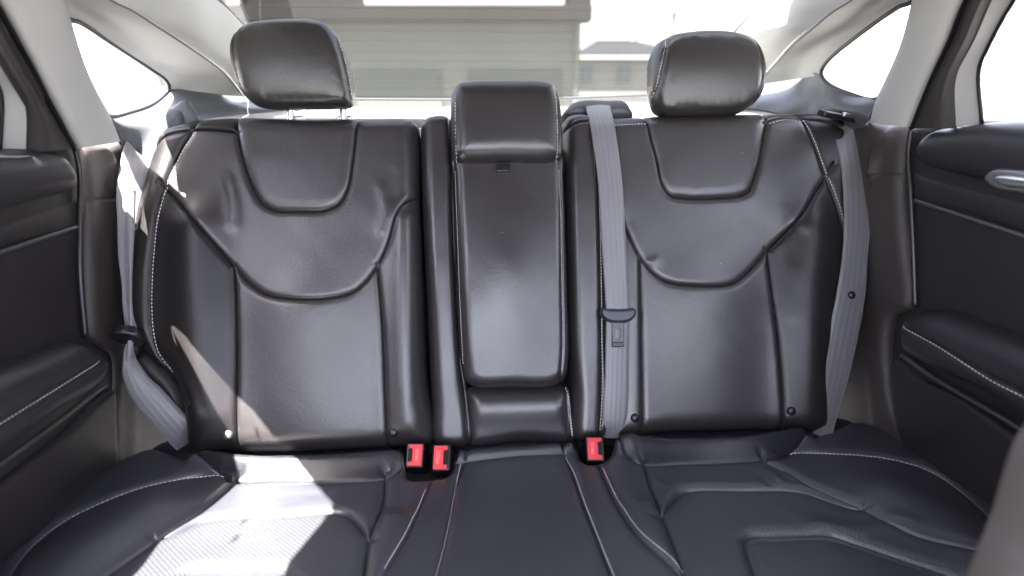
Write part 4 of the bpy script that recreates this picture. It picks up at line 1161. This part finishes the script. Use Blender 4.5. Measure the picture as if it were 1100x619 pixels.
# neighbours seen through the side windows
nb = thing('neighbour_house', 'pale sided house outside the door window by the chrome handle', 'house', A([4.5, 3, -1.15]))
SW = mat('white_siding', (.55, .55, .56), .8)
VV, FF = [], []
z = -1.15
while z < 3.2:
    b0 = len(VV); VV += [A([5.0, -1, z]), A([5.0, 9, z]), A([5.03, 9, z+.14]), A([5.03, -1, z+.14]), A([5.03, -1, z]), A([5.03, 9, z])]; FF += [(b0, b0+3, b0+2, b0+1), (b0+4, b0, b0+1, b0+5)]; z += .14
mesh_obj('siding', VV, FF, SW, nb, False)
wbox('side_wall', 5.02, 9, 8.9, 9.0, -1.15, 3.2, SW, nb)
gw_ = wbox('grey_wall', at(920,60,8)[0], at(975,60,8)[0], 8.0, 8.3, -1.15, at(940,28,8)[2], mat('grey_wall_render', (.32, .32, .34), .8, color_var=.05)); setp(gw_, 'grey rendered wall seen through the shaded quarter window', 'wall')
bw = wbox('brown_wall', at(134,100,7)[0], at(250,100,7)[0], 7.0, 7.3, -1.15, at(150,94,7)[2], mat('brown_wall_brick', (.15, .12, .115), .85, color_var=.15)); setp(bw, 'low brown wall seen through the sunlit quarter window', 'wall')

# ================================================================== LIGHT, SKY, CAMERA
w = bpy.data.worlds.new('World'); sc.world = w; w.use_nodes = True; nt = w.node_tree
bg = nt.nodes['Background']; sky = nt.nodes.new('ShaderNodeTexSky'); sky.sky_type = 'NISHITA'; sky.sun_disc = False
el = math.asin(SUN[2]); az = math.atan2(SUN[0], SUN[1])
sky.sun_elevation = el; sky.sun_rotation = az; sky.dust_density = 2.5; sky.air_density = 1.0
hsv = nt.nodes.new('ShaderNodeHueSaturation'); hsv.inputs['Saturation'].default_value = .55
wm = nt.nodes.new('ShaderNodeVectorMath'); wm.operation = 'MULTIPLY'; wm.inputs[1].default_value = (1.035, .975, .985)
nt.links.new(sky.outputs[0], hsv.inputs['Color']); nt.links.new(hsv.outputs[0], wm.inputs[0]); nt.links.new(wm.outputs[0], bg.inputs[0]); bg.inputs[1].default_value = 1.6
ld = bpy.data.lights.new('sun', 'SUN'); ld.energy = 84; ld.angle = math.radians(.5); ld.color = (1, .96, .90)
lo = bpy.data.objects.new('sun', ld); COL.objects.link(lo); lo.rotation_euler = Vector(tuple(SUN)).to_track_quat('Z', 'Y').to_euler(); lo.location = (0, 0, 8)

cd = bpy.data.cameras.new('camera'); cam = bpy.data.objects.new('camera', cd); COL.objects.link(cam)
cam.location = tuple(EYE); cam.rotation_euler = (math.radians(90)-PITCH, 0, 0)
cd.sensor_width = 36; cd.lens = 36*FPX/1100; cd.clip_start = .02; cd.clip_end = 2000
cd.dof.use_dof = True; cd.dof.focus_distance = 1.12; cd.dof.aperture_fstop = 2.1
sc.camera = cam
for nm in ('pale_siding', 'fascia_boards', 'recess_door', 'recess_door_green', 'cream_render', 'grey_roof', 'white_board', 'weathered_pole', 'base_course_stone', 'sunlit_concrete'):
    if nm in MATS: MATS[nm].node_tree.nodes['Principled BSDF'].inputs['Specular IOR Level'].default_value = .1
sc.view_settings.view_transform = 'Standard'; sc.view_settings.look = 'None'; sc.view_settings.exposure = 0
sc.cycles.use_denoising = True
sc.cycles.max_bounces = 5; sc.cycles.use_adaptive_sampling = True; sc.cycles.adaptive_threshold = .025; sc.cycles.transparent_max_bounces = 12; sc.cycles.sample_clamp_indirect = 6
